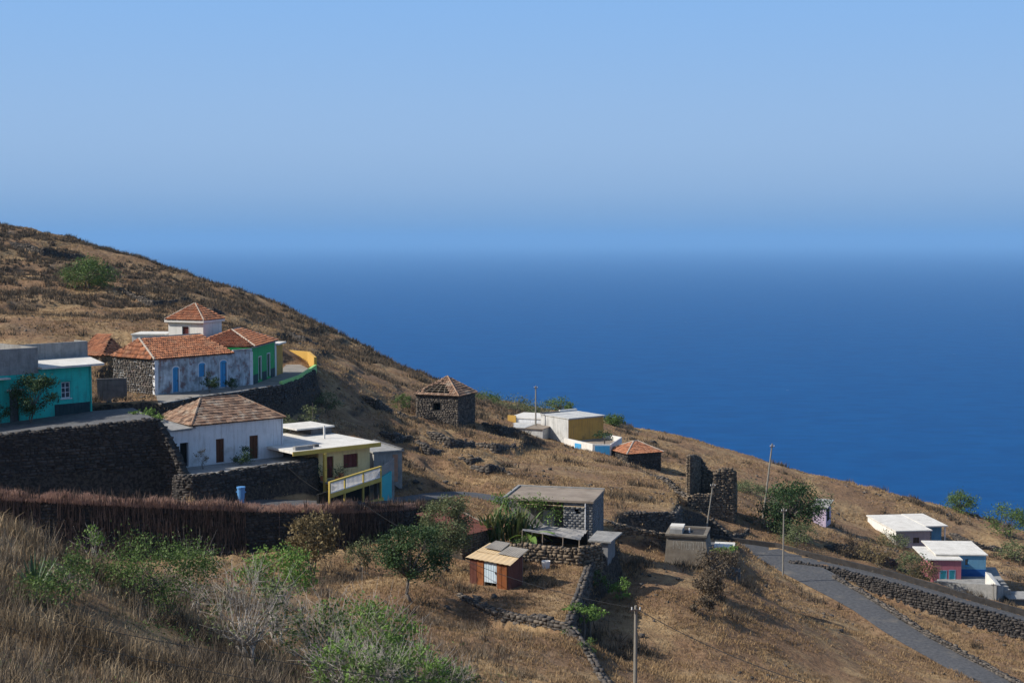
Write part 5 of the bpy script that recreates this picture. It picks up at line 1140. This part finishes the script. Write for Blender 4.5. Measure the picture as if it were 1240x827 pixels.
# ------------------------------------------------------------------ poles and wires
POLES = [(770, 75.5, 733, 0, .10, 'timber utility pole standing in the open straw field'), (948, 138, 615, 0, .085, 'slim pole at the edge of the road'), (923, 166, 537, .11, .11, 'leaning utility pole near the round green tree'),
         (853, 146, 585, .13, .08, 'short leaning pole behind the lettered water tank'), (648.5, 197, 467, 0, .11, 'pole beside the low white house on the crest'), (1203, 153.5, 706, 0, .05, 'thin pole at the corner of the concrete yard wall')]
PT = {}
for px, d, ty, ln, rr, lab in POLES:
    p = place(px, d, 700); h_ = P(px, ty, d).z - p.z; r = thing('utility_pole', lab, 'pole', p); tp_ = Vector((ln * h_, 0, h_)); b = MB(); b.tube((-ln * .5, 0, -.5), tp_, rr * 1.15, rr * .75, 8); b.build('shaft', 'pole', r)
    b = MB(); m_ = tp_ * .97
    b.box(m_.x - .28, m_.x + .28, m_.y - rr - .06, m_.y - rr * .75, m_.z - .12, m_.z - .04); b.build('bracket', 'rebar', r)
    for q in (-.22, .22): b = MB(); b.tube((m_.x + q, m_.y - rr - .03, m_.z - .04), (m_.x + q, m_.y - rr - .03, m_.z + .10), .04, .03, 6); b.build('insulator', 'white_paint', r)
    PT[px] = p + m_
def wire(label, a, c, sag, rr=.012):
    r = thing('power_cable', label, 'cable', a); n_ = 24; b = MB(); pts = []
    for i in range(n_ + 1): f_ = i / n_; q = a.lerp(c, f_) - a; q.z -= sag * 4 * f_ * (1 - f_); pts.append(q)
    b.path(pts, rr, 4); b.build('strand', 'cable', r)
wire('power cable running from the field pole across the straw field towards the road', PT[770], Vector((X(1100, 860, 60), 60, P(1100, 860, 60).z)), .6, .022)
wire('power cable running from the field pole over the hut yard wall to the yellow house', PT[770], P(440, 610, 112), 1.2, .018)
wire('cable crossing the overgrown bank in front of the spiky agave', P(-60, 722, 44), P(640, 840, 40), .3, .012)
wire('second lower cable crossing the dry grass in front of the agave', P(-60, 742, 42), P(640, 868, 38), .35, .012)
wire('slack cable strung down the tall dark retaining wall', P(8, 523, 105.6), P(150, 592, 108.4), .4, .018)
wire('cable from the white cottage down to the yellow house', P(345, 562, 114.5), P(386, 594, 112), .15, .016)
# ------------------------------------------------------------------ trees, shrubs and plants that can be told apart
def T(name, label, cat, px, d, h, rad, **k):
    return tree(name, label, cat, place(px, d, 700), h, rad, k.pop('trunk_h', h * .4), **k)
T('round_tree', 'round dark green tree above the road parapet', 'tree', 957, 160, 5.9, 3.9, nleaf=9000, leaf=.26, mat='leaf_dark', clumps=60, crown_c=.56, flat=.85, r0=.16, seed=3, cl_r=.26)
T('spreading_bush', 'round green bush alone on the upper slope', 'bush', 113, 214, 4.4, 3.9, nleaf=4200, leaf=.30, mat='leaf', clumps=46, crown_c=.5, flat=.55, stems=4, seed=4)
T('crest_bush', 'green bush on the crest behind the mauve house roof', 'bush', 1160, 214, 3.2, 2.6, nleaf=2200, leaf=.26, mat='leaf', clumps=30, crown_c=.5, flat=.6, stems=3, seed=5)
T('crest_tree', 'tall green bush on the seaward slope below the crest', 'bush', 1220, 203, 4.6, 3.0, nleaf=2800, leaf=.26, mat='leaf', clumps=36, crown_c=.55, flat=.75, stems=3, seed=6)
T('crest_bush', 'loose olive bush on the slope below the tall crest bush', 'bush', 1228, 188, 2.6, 2.3, nleaf=1500, leaf=.24, mat='leaf_grey', clumps=24, crown_c=.5, flat=.6, stems=4, seed=7)
for i, (px, d, h, ra, lab) in enumerate([(590, 232, 1.6, 2.8, 'low green bush on the crest just past the stone hut'), (622, 226, 1.9, 4.0, 'wide green bush on the crest behind the low white house'), (676, 234, 2.0, 2.6, 'dark green bush behind the cube house'), (742, 228, 1.6, 1.8, 'small green bush on the crest past the cube house'), (650, 222, 1.3, 3.0, 'low bush beside the tall pole on the crest')]):
    T('crest_bush', lab, 'bush', px, d, h, ra, nleaf=2000, leaf=.24, mat=('leaf', 'leaf_grey', 'leaf')[i % 3], clumps=30, crown_c=.45, flat=.45, stems=5, seed=20 + i)
# foreground shrubs on the near bank
T('leafy_shrub', 'bright leafy shrub on long pale bare stems', 'shrub', 336, 64, 4.5, 1.75, nleaf=2600, leaf=.15, mat='leaf_bright', bark='bark_pale', clumps=26, crown_c=.76, flat=.7, stems=6, trunk_h=2.4, r0=.05, seed=31)
for i, (px, d, h, ra, nl, mt, lab) in enumerate([
    (300, 54, 3.9, 1.8, 420, 'leaf_grey', 'almost leafless pale-stemmed bush beneath the bright shrub'), (388, 58, 3.8, 1.7, 700, 'leaf', 'sparse pale twiggy bush right of the bright shrub'), (450, 61, 3.6, 2.0, 1900, 'leaf_bright', 'broad twiggy bush with fresh leaves on its crown'),
    (500, 57, 2.6, 1.6, 1700, 'leaf_bright', 'leafy twiggy bush beside the reddish field'), (415, 51, 2.2, 1.5, 800, 'leaf_bright', 'low twiggy bush with bright leaves in front of the broad one'), (545, 60, 1.5, 1.2, 700, 'leaf', 'low leafy bush at the near edge of the reddish field'), (462, 50, 2.1, 1.4, 800, 'leaf', 'tangled low bush at the foot of the broad twiggy one')]):
    T('twiggy_bush', lab, 'bush', px, d, h, ra, nleaf=int(nl * 1.8), leaf=.165, mat=mt, bark='bark_pale', clumps=60, crown_c=.58, flat=.9, stems=10, trunk_h=h * .3, r0=.055, seed=40 + i, bare=.2, cl_r=.22)
T('green_bush', 'dense green bush wrapped in dry grass on the near bank', 'bush', 194, 56, 3.0, 2.3, nleaf=7500, leaf=.11, mat='leaf', clumps=54, crown_c=.5, flat=.62, stems=5, r0=.05, seed=51, cl_r=.28)
T('dry_bush', 'grey dry thornbush behind the dense green bush', 'bush', 238, 61, 3.0, 1.7, nleaf=900, leaf=.10, mat='leaf_dry', bark='bark_pale', clumps=34, crown_c=.6, flat=.8, stems=8, r0=.03, seed=52, bare=.5)
T('green_bush', 'small green bush beside the spiky agave', 'bush', 78, 49, 1.5, 1.2, nleaf=1500, leaf=.11, mat='leaf', clumps=24, crown_c=.5, flat=.7, stems=5, r0=.03, seed=53)
T('green_bush', 'low green creeper spreading below the agave', 'bush', 45, 46.5, .9, 1.3, nleaf=1200, leaf=.11, mat='leaf', clumps=22, crown_c=.45, flat=.5, stems=4, r0=.03, seed=54)
T('sapling', 'young sapling with bright leaves against the dark reed bank', 'sapling', 112, 72, 2.7, 1.0, nleaf=420, leaf=.15, mat='leaf_bright', bark='bark_pale', clumps=18, crown_c=.55, flat=1.0, stems=3, r0=.03, seed=55, bare=.2)
T('dry_bush', 'yellowish feathery bush leaning out of the dark reed bank', 'bush', 378, 101, 4.6, 2.0, nleaf=2600, leaf=.26, mat='leaf_dry', clumps=34, crown_c=.62, flat=1.0, stems=6, r0=.06, seed=56)
T('feathery_tree', 'dark feathery tree at the left edge of the hut field', 'tree', 500, 90, 5.4, 2.3, nleaf=9000, leaf=.16, mat='leaf_dark', clumps=52, crown_c=.62, flat=1.1, r0=.14, trunk_h=1.7, seed=57, cl_r=.26)
T('grey_tree', 'grey-green bushy tree below the lane', 'tree', 540, 100, 5.4, 1.9, nleaf=8000, leaf=.16, mat='leaf_grey', clumps=46, crown_c=.58, flat=1.2, r0=.10, stems=2, seed=58, cl_r=.28)
T('grey_bush', 'small olive bush in the shaded bank left of the feathery tree', 'bush', 440, 104, 2.6, 1.4, nleaf=1100, leaf=.16, mat='leaf_grey', clumps=20, crown_c=.6, flat=.9, stems=4, r0=.05, seed=59)
T('small_bush', 'small vivid green bush alone in the straw field', 'bush', 751, 101, 1.9, .75, nleaf=900, leaf=.14, mat='leaf_bright', clumps=18, crown_c=.5, flat=1.1, stems=3, r0=.03, seed=60)
T('small_bush', 'green bush growing beside the low block store', 'bush', 722, 101.5, 1.5, .9, nleaf=800, leaf=.14, mat='leaf', clumps=16, crown_c=.6, flat=.8, stems=3, r0=.03, seed=61)
T('small_bush', 'green bush under the edge of the tarpaulin', 'bush', 632, 103.5, 1.2, .9, nleaf=800, leaf=.14, mat='leaf', clumps=16, crown_c=.5, flat=.8, stems=3, r0=.03, seed=62)
T('small_bush', 'tuft of green weeds at the corner of the hut yard wall', 'bush', 691, 85, .8, .6, nleaf=300, leaf=.12, mat='leaf', clumps=9, crown_c=.5, flat=.8, stems=3, r0=.02, seed=63)
T('small_bush', 'green weeds halfway down the crumbling bank', 'bush', 713, 81, .9, .6, nleaf=320, leaf=.12, mat='leaf', clumps=9, crown_c=.5, flat=.8, stems=3, r0=.02, seed=64)
T('dark_thicket', 'dark tangled thicket in the ditch below the cement box', 'bush', 872, 112, 2.0, 1.7, nleaf=2600, leaf=.16, mat='scrub', clumps=24, crown_c=.5, flat=.7, stems=5, r0=.04, seed=65)
T('dark_thicket', 'dark dry thicket lower in the ditch', 'bush', 858, 104, 1.9, 1.3, nleaf=2400, leaf=.17, mat='scrub', clumps=28, crown_c=.5, flat=.7, stems=5, r0=.04, seed=66)
T('dark_thicket', 'last dark clump at the lower end of the ditch', 'bush', 852, 99, 1.3, .9, nleaf=1500, leaf=.16, mat='scrub', clumps=18, crown_c=.5, flat=.7, stems=4, r0=.03, seed=166)
T('door_shrub', 'dark arching shrub beside the door of turquoise house', 'shrub', 47, 112.3, 3.9, 1.8, nleaf=4200, leaf=.17, mat='leaf_dark', clumps=34, crown_c=.56, flat=1.2, stems=3, r0=.06, seed=67)
T('door_shrub', 'dark potted shrub at the far left of the turquoise wall', 'shrub', 4, 110.5, 1.7, .9, nleaf=900, leaf=.15, mat='leaf_dark', clumps=16, crown_c=.6, flat=.8, stems=3, r0=.04, seed=68)
T('dark_shrub', 'dark shrub in the shade between turquoise house and yard wall', 'shrub', 132, 119.5, 2.1, 1.7, nleaf=1700, leaf=.17, mat='leaf_dark', clumps=26, crown_c=.5, flat=.7, stems=4, r0=.05, seed=69)
T('wall_shrub', 'green shrub between the wooden doors of the white cottage', 'shrub', 294, 115, 1.4, 1.0, nleaf=1100, leaf=.13, mat='leaf_dark', clumps=20, crown_c=.5, flat=.8, stems=4, r0=.03, seed=70)
T('wall_shrub', 'thin dry shrub beside the open doorway of the white cottage', 'shrub', 247, 112.6, 1.6, .6, nleaf=260, leaf=.12, mat='leaf_dry', clumps=14, crown_c=.6, flat=1, stems=5, r0=.02, seed=71, bare=.3)
T('wall_shrub', 'dark shrub against the facade of old house', 'shrub', 258, 134.2, 1.9, .8, nleaf=900, leaf=.15, mat='leaf_dark', clumps=16, crown_c=.55, flat=1, stems=3, r0=.03, seed=72)
T('wall_shrub', 'low dark shrub by the second blue door', 'shrub', 283, 137, 1.2, .7, nleaf=600, leaf=.14, mat='leaf_dark', clumps=12, crown_c=.5, flat=.8, stems=3, r0=.03, seed=73)
for i, (px, d, h, lab) in enumerate([(349, 131, 2.3, 'grey-green plant on the shaded bank right above the white cottage corner'), (378, 138, 2.6, 'grey-green plant on the shaded bank above the yellow house roof'), (398, 150, 2.2, 'pale plant higher on the shaded bank'), (488, 176, 2.8, 'green bush beside the stone pen of the hut')]):
    T('bank_plant', lab, 'plant', px, d, h, 1.3, nleaf=900, leaf=.18, mat='leaf_grey' if i < 3 else 'leaf', clumps=18, crown_c=.55, flat=.9, stems=4, r0=.04, seed=80 + i)
for i, (px, d, h, ra, mt, lab) in enumerate([(1062, 155, 3.0, 2.0, 'leaf_dry', 'pale dry bush on the bank above the road'), (1105, 158, 3.2, 1.8, 'leaf_grey', 'olive bush on the rocky bank beside the pink house'), (1118, 156, 2.2, 1.6, 'leaf_dry', 'straw-coloured bush at the foot of the rocky bank'), (1030, 158, 2.2, 1.8, 'scrub', 'dark dry bush in the shaded hollow below the lavender hut'), (965, 155, 2.4, 2.2, 'leaf_grey', 'olive scrub spilling from under the round tree'), (905, 185, 1.6, 2.2, 'leaf_grey', 'green scrub patch near the leaning pole'), (1078, 184, 2.0, 2.2, 'leaf_grey', 'olive bush behind the white roof of the mauve house')]):
    T('bank_bush', lab, 'bush', px, d, h, ra, nleaf=1500, leaf=.2, mat=mt, clumps=28, crown_c=.5, flat=.75, stems=5, r0=.05, seed=90 + i)
# papayas
def papaya(label, px, d, h, n_=9, s=1.0, mat='leaf_bright', sd=1):
    random.seed(sd); r = thing('papaya_tree', label, 'tree', place(px, d, 700)); b = MB(); b.path([Vector((0, 0, -.2)), Vector((.05, 0, h * .5)), Vector((.02, .03, h))], [.09 * s, .07 * s, .05 * s], 6); b.build('trunk', 'bark', r)
    st = MB(); P_ = []
    for k in range(n_):
        a = 6.283 * k / n_ + random.uniform(-.3, .3); e = random.uniform(-.2, .9); l = random.uniform(.55, .95) * s; c = Vector((math.cos(a) * l, math.sin(a) * l, h + e * .5 * s)); st.path([Vector((0, 0, h - .08)), c * .5 + Vector((0, 0, h * .5 + .12)), c], [.02, .015, .01], 4)
        P_.append(rng.normal(size=(34, 3)) * np.array([.2, .2, .09]) * s + np.array(c))
    st.build('leaf_stalks', 'leaf', r); leafmesh('crown', np.concatenate(P_), .2 * s, mat, r)
for i, a in enumerate([('papaya growing from the shade below the hut yard wall', 707, 89, 1.9), ('second thin papaya beside the hut yard wall', 714, 90, 1.5), ('papaya in the ditch under the grey cement box', 878, 114, 2.0), ('papaya inside the white yard of the cube house', 731, 187.5, 2.4), ('tall papaya at the corner of old house', 183, 116, 3.8), ('middle papaya of the clump at the corner of old house', 174, 115.6, 2.4), ('short papaya on the rocks below old house', 189, 114.6, 1.5)]):
    papaya(*a, s=1.0 if i < 3 else 1.25, mat='leaf_dark' if i == 3 else 'leaf_bright', sd=i)
# cane clump and banana by the block house
def cane(label, px, d, n_, ln, sd, mat='banana', wid=.13):
    random.seed(sd); r = thing('cane_clump', label, 'plant', place(px, d, 640)); b = MB(); T_ = []
    v = []; f = []; ti = []
    for k in range(n_):
        a = random.uniform(0, 6.283); q = random.uniform(.1, .75); l = ln * random.uniform(.6, 1.1); bx, by = random.gauss(0, .45), random.gauss(0, .35); bz = random.uniform(0, .9)
        di = Vector((math.cos(a), math.sin(a), 0)); sd_ = Vector((-di.y, di.x, 0)); i0 = len(v); t_ = random.random()
        for j in range(6):
            s_ = j / 5; c = Vector((bx, by, bz)) + di * (q * l * s_ ** 1.4) + Vector((0, 0, l * (s_ - .55 * q * s_ ** 3))); w_ = wid * (1 - s_ ** 2) * (.5 + s_)
            v += [c - sd_ * w_, c + sd_ * w_]
            if j: m_ = i0 + 2 * j; f.append((m_ - 2, m_ - 1, m_ + 1, m_)); ti.append(t_)
    for k in range(6): b.tube((random.gauss(0, .3), random.gauss(0, .3), -.3), (random.gauss(0, .3), random.gauss(0, .3), 1.0), .06, .05, 5)
    b.build('stem', 'bark', r); mesh('leaves', v, f, mat, r, tint=ti)
cane('clump of long strap-leaved cane left of the block house porch', 598, 106.5, 90, 3.0, 1); cane('second dense clump of cane against the block house porch', 626, 107, 80, 2.7, 2)
r = thing('banana_plant', 'banana plant with broad drooping leaves beside the tarpaulin', 'plant', place(640, 105.2, 640)); b = MB(); b.tube((0, 0, -.2), (0, 0, 1.0), .12, .09, 7); b.build('stem', 'leaf_grey', r)
for k, (a, l, dr) in enumerate(((-.1, 2.0, .5), (.25, 1.9, 1.0), (3.0, 1.5, .9), (-1.2, 1.6, 1.1), (1.6, 1.4, .7))):
    di = Vector((math.cos(a), math.sin(a), 0)); sd_ = Vector((-di.y, di.x, .35)).normalized(); v = []; f = []
    for j in range(8):
        s_ = j / 7; c = Vector((0, 0, .95)) + di * (l * s_) + Vector((0, 0, l * (.55 * s_ - dr * .75 * s_ * s_))); w_ = .27 * math.sin(math.pi * (.08 + .9 * s_)) ; v += [c - sd_ * w_, c - Vector((0, 0, .05)), c + sd_ * w_]
        if j: m_ = 3 * j; f += [(m_ - 3, m_ - 2, m_ + 1, m_), (m_ - 2, m_ - 1, m_ + 2, m_ + 1)]
    mesh('leaf', v, f, 'leaf_bright', r, tint=[.3] * len(f))
r = thing('agave', 'spiky grey-green agave on the near bank', 'plant', place(42, 48, 700)); v = []; f = []; ti = []; random.seed(5)
for k in range(26):
    a = k * 2.4; q = .15 + .75 * (k / 26); l = random.uniform(1.1, 1.5); di = Vector((math.cos(a), math.sin(a), 0)); sd_ = Vector((-di.y, di.x, 0)); i0 = len(v)
    for j in range(5):
        s_ = j / 4; c = di * (q * l * s_) + Vector((0, 0, l * s_ * math.sqrt(1 - q * q * .85))); w_ = .06 * (1 - s_ ** 1.6) + .002; v += [c - sd_ * w_, c + di * -.03 * (1 - s_), c + sd_ * w_]
        if j: m_ = i0 + 3 * j; f += [(m_ - 3, m_ - 2, m_ + 1, m_), (m_ - 2, m_ - 1, m_ + 2, m_ + 1)]; ti += [random.random()] * 2
mesh('leaves', v, f, 'agave', r, tint=ti)
def potted(label, p, s, sd):
    r = thing('potted_plant', label, 'plant', p); b = MB(); b.tube((0, 0, 0), (0, 0, .3 * s), .14 * s, .19 * s, 10); b.build('pot', 'tile', r); leafmesh('foliage', rng.normal(size=(160, 3)) * np.array([.2, .2, .22]) * s + np.array([0, 0, .58 * s]), .13, 'leaf_dark', r)
potted('potted plant by the maroon door on the balcony', PZ(391, 582, FL + .01), 1.3, 1); potted('potted plant under the maroon shutter', PZ(413, 578, FL + .01), 1.3, 2); potted('potted plant between the maroon door and shutter', PZ(408, 581, FL + .01), 1.0, 3)

# ------------------------------------------------------------------ scatter: dry grass, reeds, scrub and loose stones
bpy.context.view_layer.update()
FOOT = []
for o in list(COL.objects):
    if o.parent is None and o.get('category') in ('house', 'shed', 'hut', 'water tank', 'stairs', 'steps', 'shelter'):
        pts = []
        for c in o.children_recursive:
            if c.type == 'MESH': 
                Mi = c.matrix_local if c.parent == o else c.parent.matrix_local @ c.matrix_local
                pts += [Mi @ Vector(q) for q in c.bound_box]
        if not pts: continue
        xs = [p.x for p in pts]; ys = [p.y for p in pts]; g_ = .05 if o['category'] != 'shelter' else -.2
        FOOT.append(np.array([list((o.matrix_world @ Vector((x, y, 0))).xy) for x, y in ((min(xs) - g_, min(ys) - g_), (max(xs) + g_, min(ys) - g_), (max(xs) + g_, max(ys) + g_), (min(xs) - g_, max(ys) + g_))]))
for nm in ('terrace_paving', 'terrace_paving.001', 'lane', 'yard_floor', 'yard_floor.001'):
    o = bpy.data.objects[nm]; k = len(o.data.vertices) // 2; FOOT.append(np.array([list(v.co.xy) for v in o.data.vertices][:k]))
def free(x, y, marg=.15):
    ok = np.ones(len(x), bool)
    for p in FOOT:
        lo = p.min(0); hi = p.max(0); k = ok & (x > lo[0]) & (x < hi[0]) & (y > lo[1]) & (y < hi[1]); i = np.where(k)[0]
        if len(i): ok[i[inpoly(x[i], y[i], p)]] = False
    for pts, hw in ((R1, W1h), (R2, W2h)):
        for i in range(0, len(x), 20000):
            d2 = (x[i:i + 20000, None] - pts[:, 0]) ** 2 + (y[i:i + 20000, None] - pts[:, 1]) ** 2; k = d2.argmin(1)
            ok[i:i + 20000] &= np.sqrt(d2[np.arange(len(k)), k]) > hw[k] + marg
    return ok
def polar(n_, r0, r1, half=23.5, pw=0.0):
    u = rng.uniform(0, 1, n_); r = (r0 ** (pw + 1) + u * (r1 ** (pw + 1) - r0 ** (pw + 1))) ** (1 / (pw + 1)); a = np.radians(rng.uniform(-half, half, n_)); x, y = r * np.sin(a), r * np.cos(a)
    k = free(x, y); return x[k], y[k], r[k]
def spread(x, y, z, m, rad): 
    n_ = len(x); k = np.repeat(np.arange(n_), m); a = rng.uniform(0, 6.283, n_ * m); q = np.sqrt(rng.uniform(0, 1, n_ * m)) * np.repeat(rad, m)
    return np.c_[x[k] + q * np.cos(a), y[k] + q * np.sin(a), z[k] - .04], k
# near bank: tall dry grass in full blades
x, y, rr = polar(12000, 26, 82, pw=.2); cov = fbm(x / 4, y / 4, 60, 3); red = (x > X(255, 720, 75)) & (y > 64) & (x < 20)
k = (cov > -.3) & ~(red & (rng.uniform(0, 1, len(x)) < .75)); x, y, cov, rr = x[k], y[k], cov[k], rr[k]; z = H(x, y)
left = np.clip((-x - 4) / 8, 0, 1); hgt = (.10 + .65 * np.clip(cov + .22, 0, 1)) * (1 + .5 * left) * np.where(x > 2, .6, 1)
bs, k = spread(x, y, z, 12, .25 + .2 * left); blades(bs, hgt[k] * rng.uniform(.5, 1.3, len(k)), .022 + .0002 * rr[k], rng.uniform(.05, .8, len(k)), 'grass_near', 'near_dry_grass', tint=np.clip(.4 + .9 * fbm(x / 3, y / 3, 61, 2)[k] + rng.normal(0, .25, len(k)), 0, 1))
kind(bpy.data.objects['near_dry_grass'], 'stuff')
def tri_tufts(name, x, y, m, rad, h, wd, mat, tint):
    z = H(x, y); bs, k = spread(x, y, z, m, rad); n_ = len(bs); a = rng.uniform(0, 6.283, n_); hh = (h[k] if hasattr(h, '__len__') else h) * rng.uniform(.5, 1.25, n_); ww_ = (wd[k] if hasattr(wd, '__len__') else wd) * .5
    w3 = np.c_[np.cos(a), np.sin(a), np.zeros(n_)] * np.asarray(ww_ * np.ones(n_))[:, None]; le = rng.normal(0, .38, (n_, 2)) * hh[:, None]
    v = np.stack([bs - w3, bs + w3, bs + np.c_[le, hh]], 1).reshape(-1, 3); o = tris(name, v, np.arange(3 * n_).reshape(-1, 3), mat, tint=np.clip(tint[k] + rng.normal(0, .2, n_), 0, 1)); return kind(o, 'stuff')
# tangles of dry stalks between the near bushes
x, y, rr = polar(5200, 28, 104, pw=.3); cov = fbm(x / 3.2, y / 3.2, 70, 3); k = (cov > .14) & (x < X(640, 700, 80)); x, y, rr = x[k], y[k], rr[k]; s = rng.uniform(.5, 1.25, len(x)) * np.where(x > -8, .6, 1)
tri_tufts('dry_stalks', x, y, 26, s * .55, s * 1.0, .016 + .00022 * rr, 'stalk', rng.uniform(0, .9, len(x)))
x, y, rr = polar(3400, 34, 104, pw=.4); cov = fbm(x / 5.5, y / 5.5, 78, 3); k = (cov > .10) & (x < X(560, 700, 85)) & ~((x > X(255, 720, 75)) & (y > 72) & (y < 98)); x, y, rr = x[k], y[k], rr[k]; s = rng.uniform(.35, .9, len(x))
tri_tufts('near_scrub', x, y, 34, s * .8, s * 1.0, .018 + .0003 * rr, 'scrub', rng.uniform(.3, 1, len(x)))
x, y, rr = polar(2600, 30, 100, pw=.3); cov = fbm(x / 4.5, y / 4.5, 75, 3); k = (cov > .16) & (x < 0); x, y, rr = x[k], y[k], rr[k]
z = H(x, y); bs, k = spread(x, y, z, 26, np.full(len(x), .55)); bs[:, 2] += rng.uniform(0, .45, len(bs)); kind(leafmesh('green_weeds', bs, .10, 'leaf', None, tint=rng.uniform(0, 1, len(bs))), 'stuff')
# mid and far slopes: short tufts
x, y, rr = polar(125000, 70, 310, pw=.35); cov = fbm(x / 7, y / 7, 62, 4); k = cov + rng.normal(0, .12, len(x)) > -.12; x, y, rr, cov = x[k], y[k], rr[k], cov[k]
tri_tufts('hillside_grass', x, y, 5, np.full(len(x), .3), .16 + .28 * np.clip(cov + .15, 0, 1), .03 + .0004 * rr, 'grass_dry', .42 + .55 * fbm(x / 11, y / 11, 63, 3))
x, y, rr = polar(75000, 66, 150, pw=.2); cov = fbm(x / 3, y / 3, 72, 3); k = (cov > -.1) & (x > -12); x, y, rr, cov = x[k], y[k], rr[k], cov[k]
tri_tufts('field_grass', x, y, 6, np.full(len(x), .22), .12 + .25 * np.clip(cov + .1, 0, 1), .035 + .0003 * rr, 'grass_dry', .40 + .8 * fbm(x / 5, y / 5, 73, 3))
# dark dry scrub, thicker on the upper slope
x, y, rr = polar(30000, 85, 320, pw=.7); up = np.clip((y - 150) / 60, 0, 1) * np.clip((15 - x) / 40, 0, 1); cov = fbm(x / 6, y / 6, 64, 4); k = cov + .44 * up > .30; x, y, rr = x[k], y[k], rr[k]
s = rng.uniform(.35, 1.0, len(x)); tri_tufts('dry_scrub', x, y, 22, s * .75, s * .9, .03 + .0004 * rr, 'scrub', rng.uniform(.1, .8, len(x)))
# loose stones
x, y, rr = polar(14000, 60, 290, pw=.6); cov = fbm(x / 5, y / 5, 65, 4); k = cov > .18; x, y = x[k], y[k]; s = np.abs(rng.normal(0, .16, len(x))) + .10; z = H(x, y); a = rng.uniform(0, 6.283, len(x))
stones('loose_stones', np.c_[x, y, z + s * .12], np.c_[np.cos(a), np.sin(a)], np.c_[s * 1.3, s, s * .8], 'basalt', None, jit=.3)
# reeds hanging over the bank wall and growing at its foot
bt = np.array([list(p) for p in bk_t]); sU = np.linspace(0, 1, len(bt))
def on_bank(n_): u = rng.uniform(0, 1, n_); return u, np.c_[[np.interp(u, sU, bt[:, q]) for q in range(3)]].T
u, p_ = on_bank(24000); p_[:, 1] += rng.uniform(-.75, 1.3, len(u)); p_[:, 2] += .0 + rng.normal(0, .05, len(u)); dens_ = .5 + .8 * fbm(u * 30, u * 0, 77, 3)
blades(p_, np.clip(dens_ + .1, .35, 1.1) * rng.uniform(.35, 1.0, len(u)), .036, rng.uniform(.05, .6, len(u)), 'reed_lit', 'reed_fringe', tint=np.clip(.12 + rng.normal(0, .22, len(u)), 0, 1), az=rng.normal(-1.2, 1.2, len(u))); kind(bpy.data.objects['reed_fringe'], 'stuff')
u, p_ = on_bank(8500); kk_ = fbm(u * 22, u * 0, 79, 3) > -.25; u, p_ = u[kk_], p_[kk_]; f_ = rng.uniform(0, 1, len(u)) ** 1.5; zf_ = np.interp(u, sU, bk_f); p_[:, 1] -= .42 + rng.uniform(0, .5, len(u)) * f_; p_[:, 2] = p_[:, 2] * (1 - f_) + zf_ * f_
blades(p_, rng.uniform(.5, 1.6, len(u)), .05, rng.uniform(.05, .3, len(u)), 'reed', 'bank_reeds', tint=np.clip(.62 + .3 * np.clip(u - .25, 0, 1) + rng.normal(0, .27, len(u)), 0, 1), az=rng.normal(-1.3, .7, len(u))); kind(bpy.data.objects['bank_reeds'], 'stuff')  # mostly dark tint: the bank's shade is painted into these reeds

# look-alike kinds share a group phrase
from collections import defaultdict
_by = defaultdict(list)
for o in COL.objects:
    if o.parent is None and o.get('kind') == 'thing': _by[o.name.split('.')[0]].append(o)
for k_, os_ in _by.items():
    if len(os_) > 1:
        for o in os_: o['group'] = k_.replace('_', ' ') + ' set on the village slope'
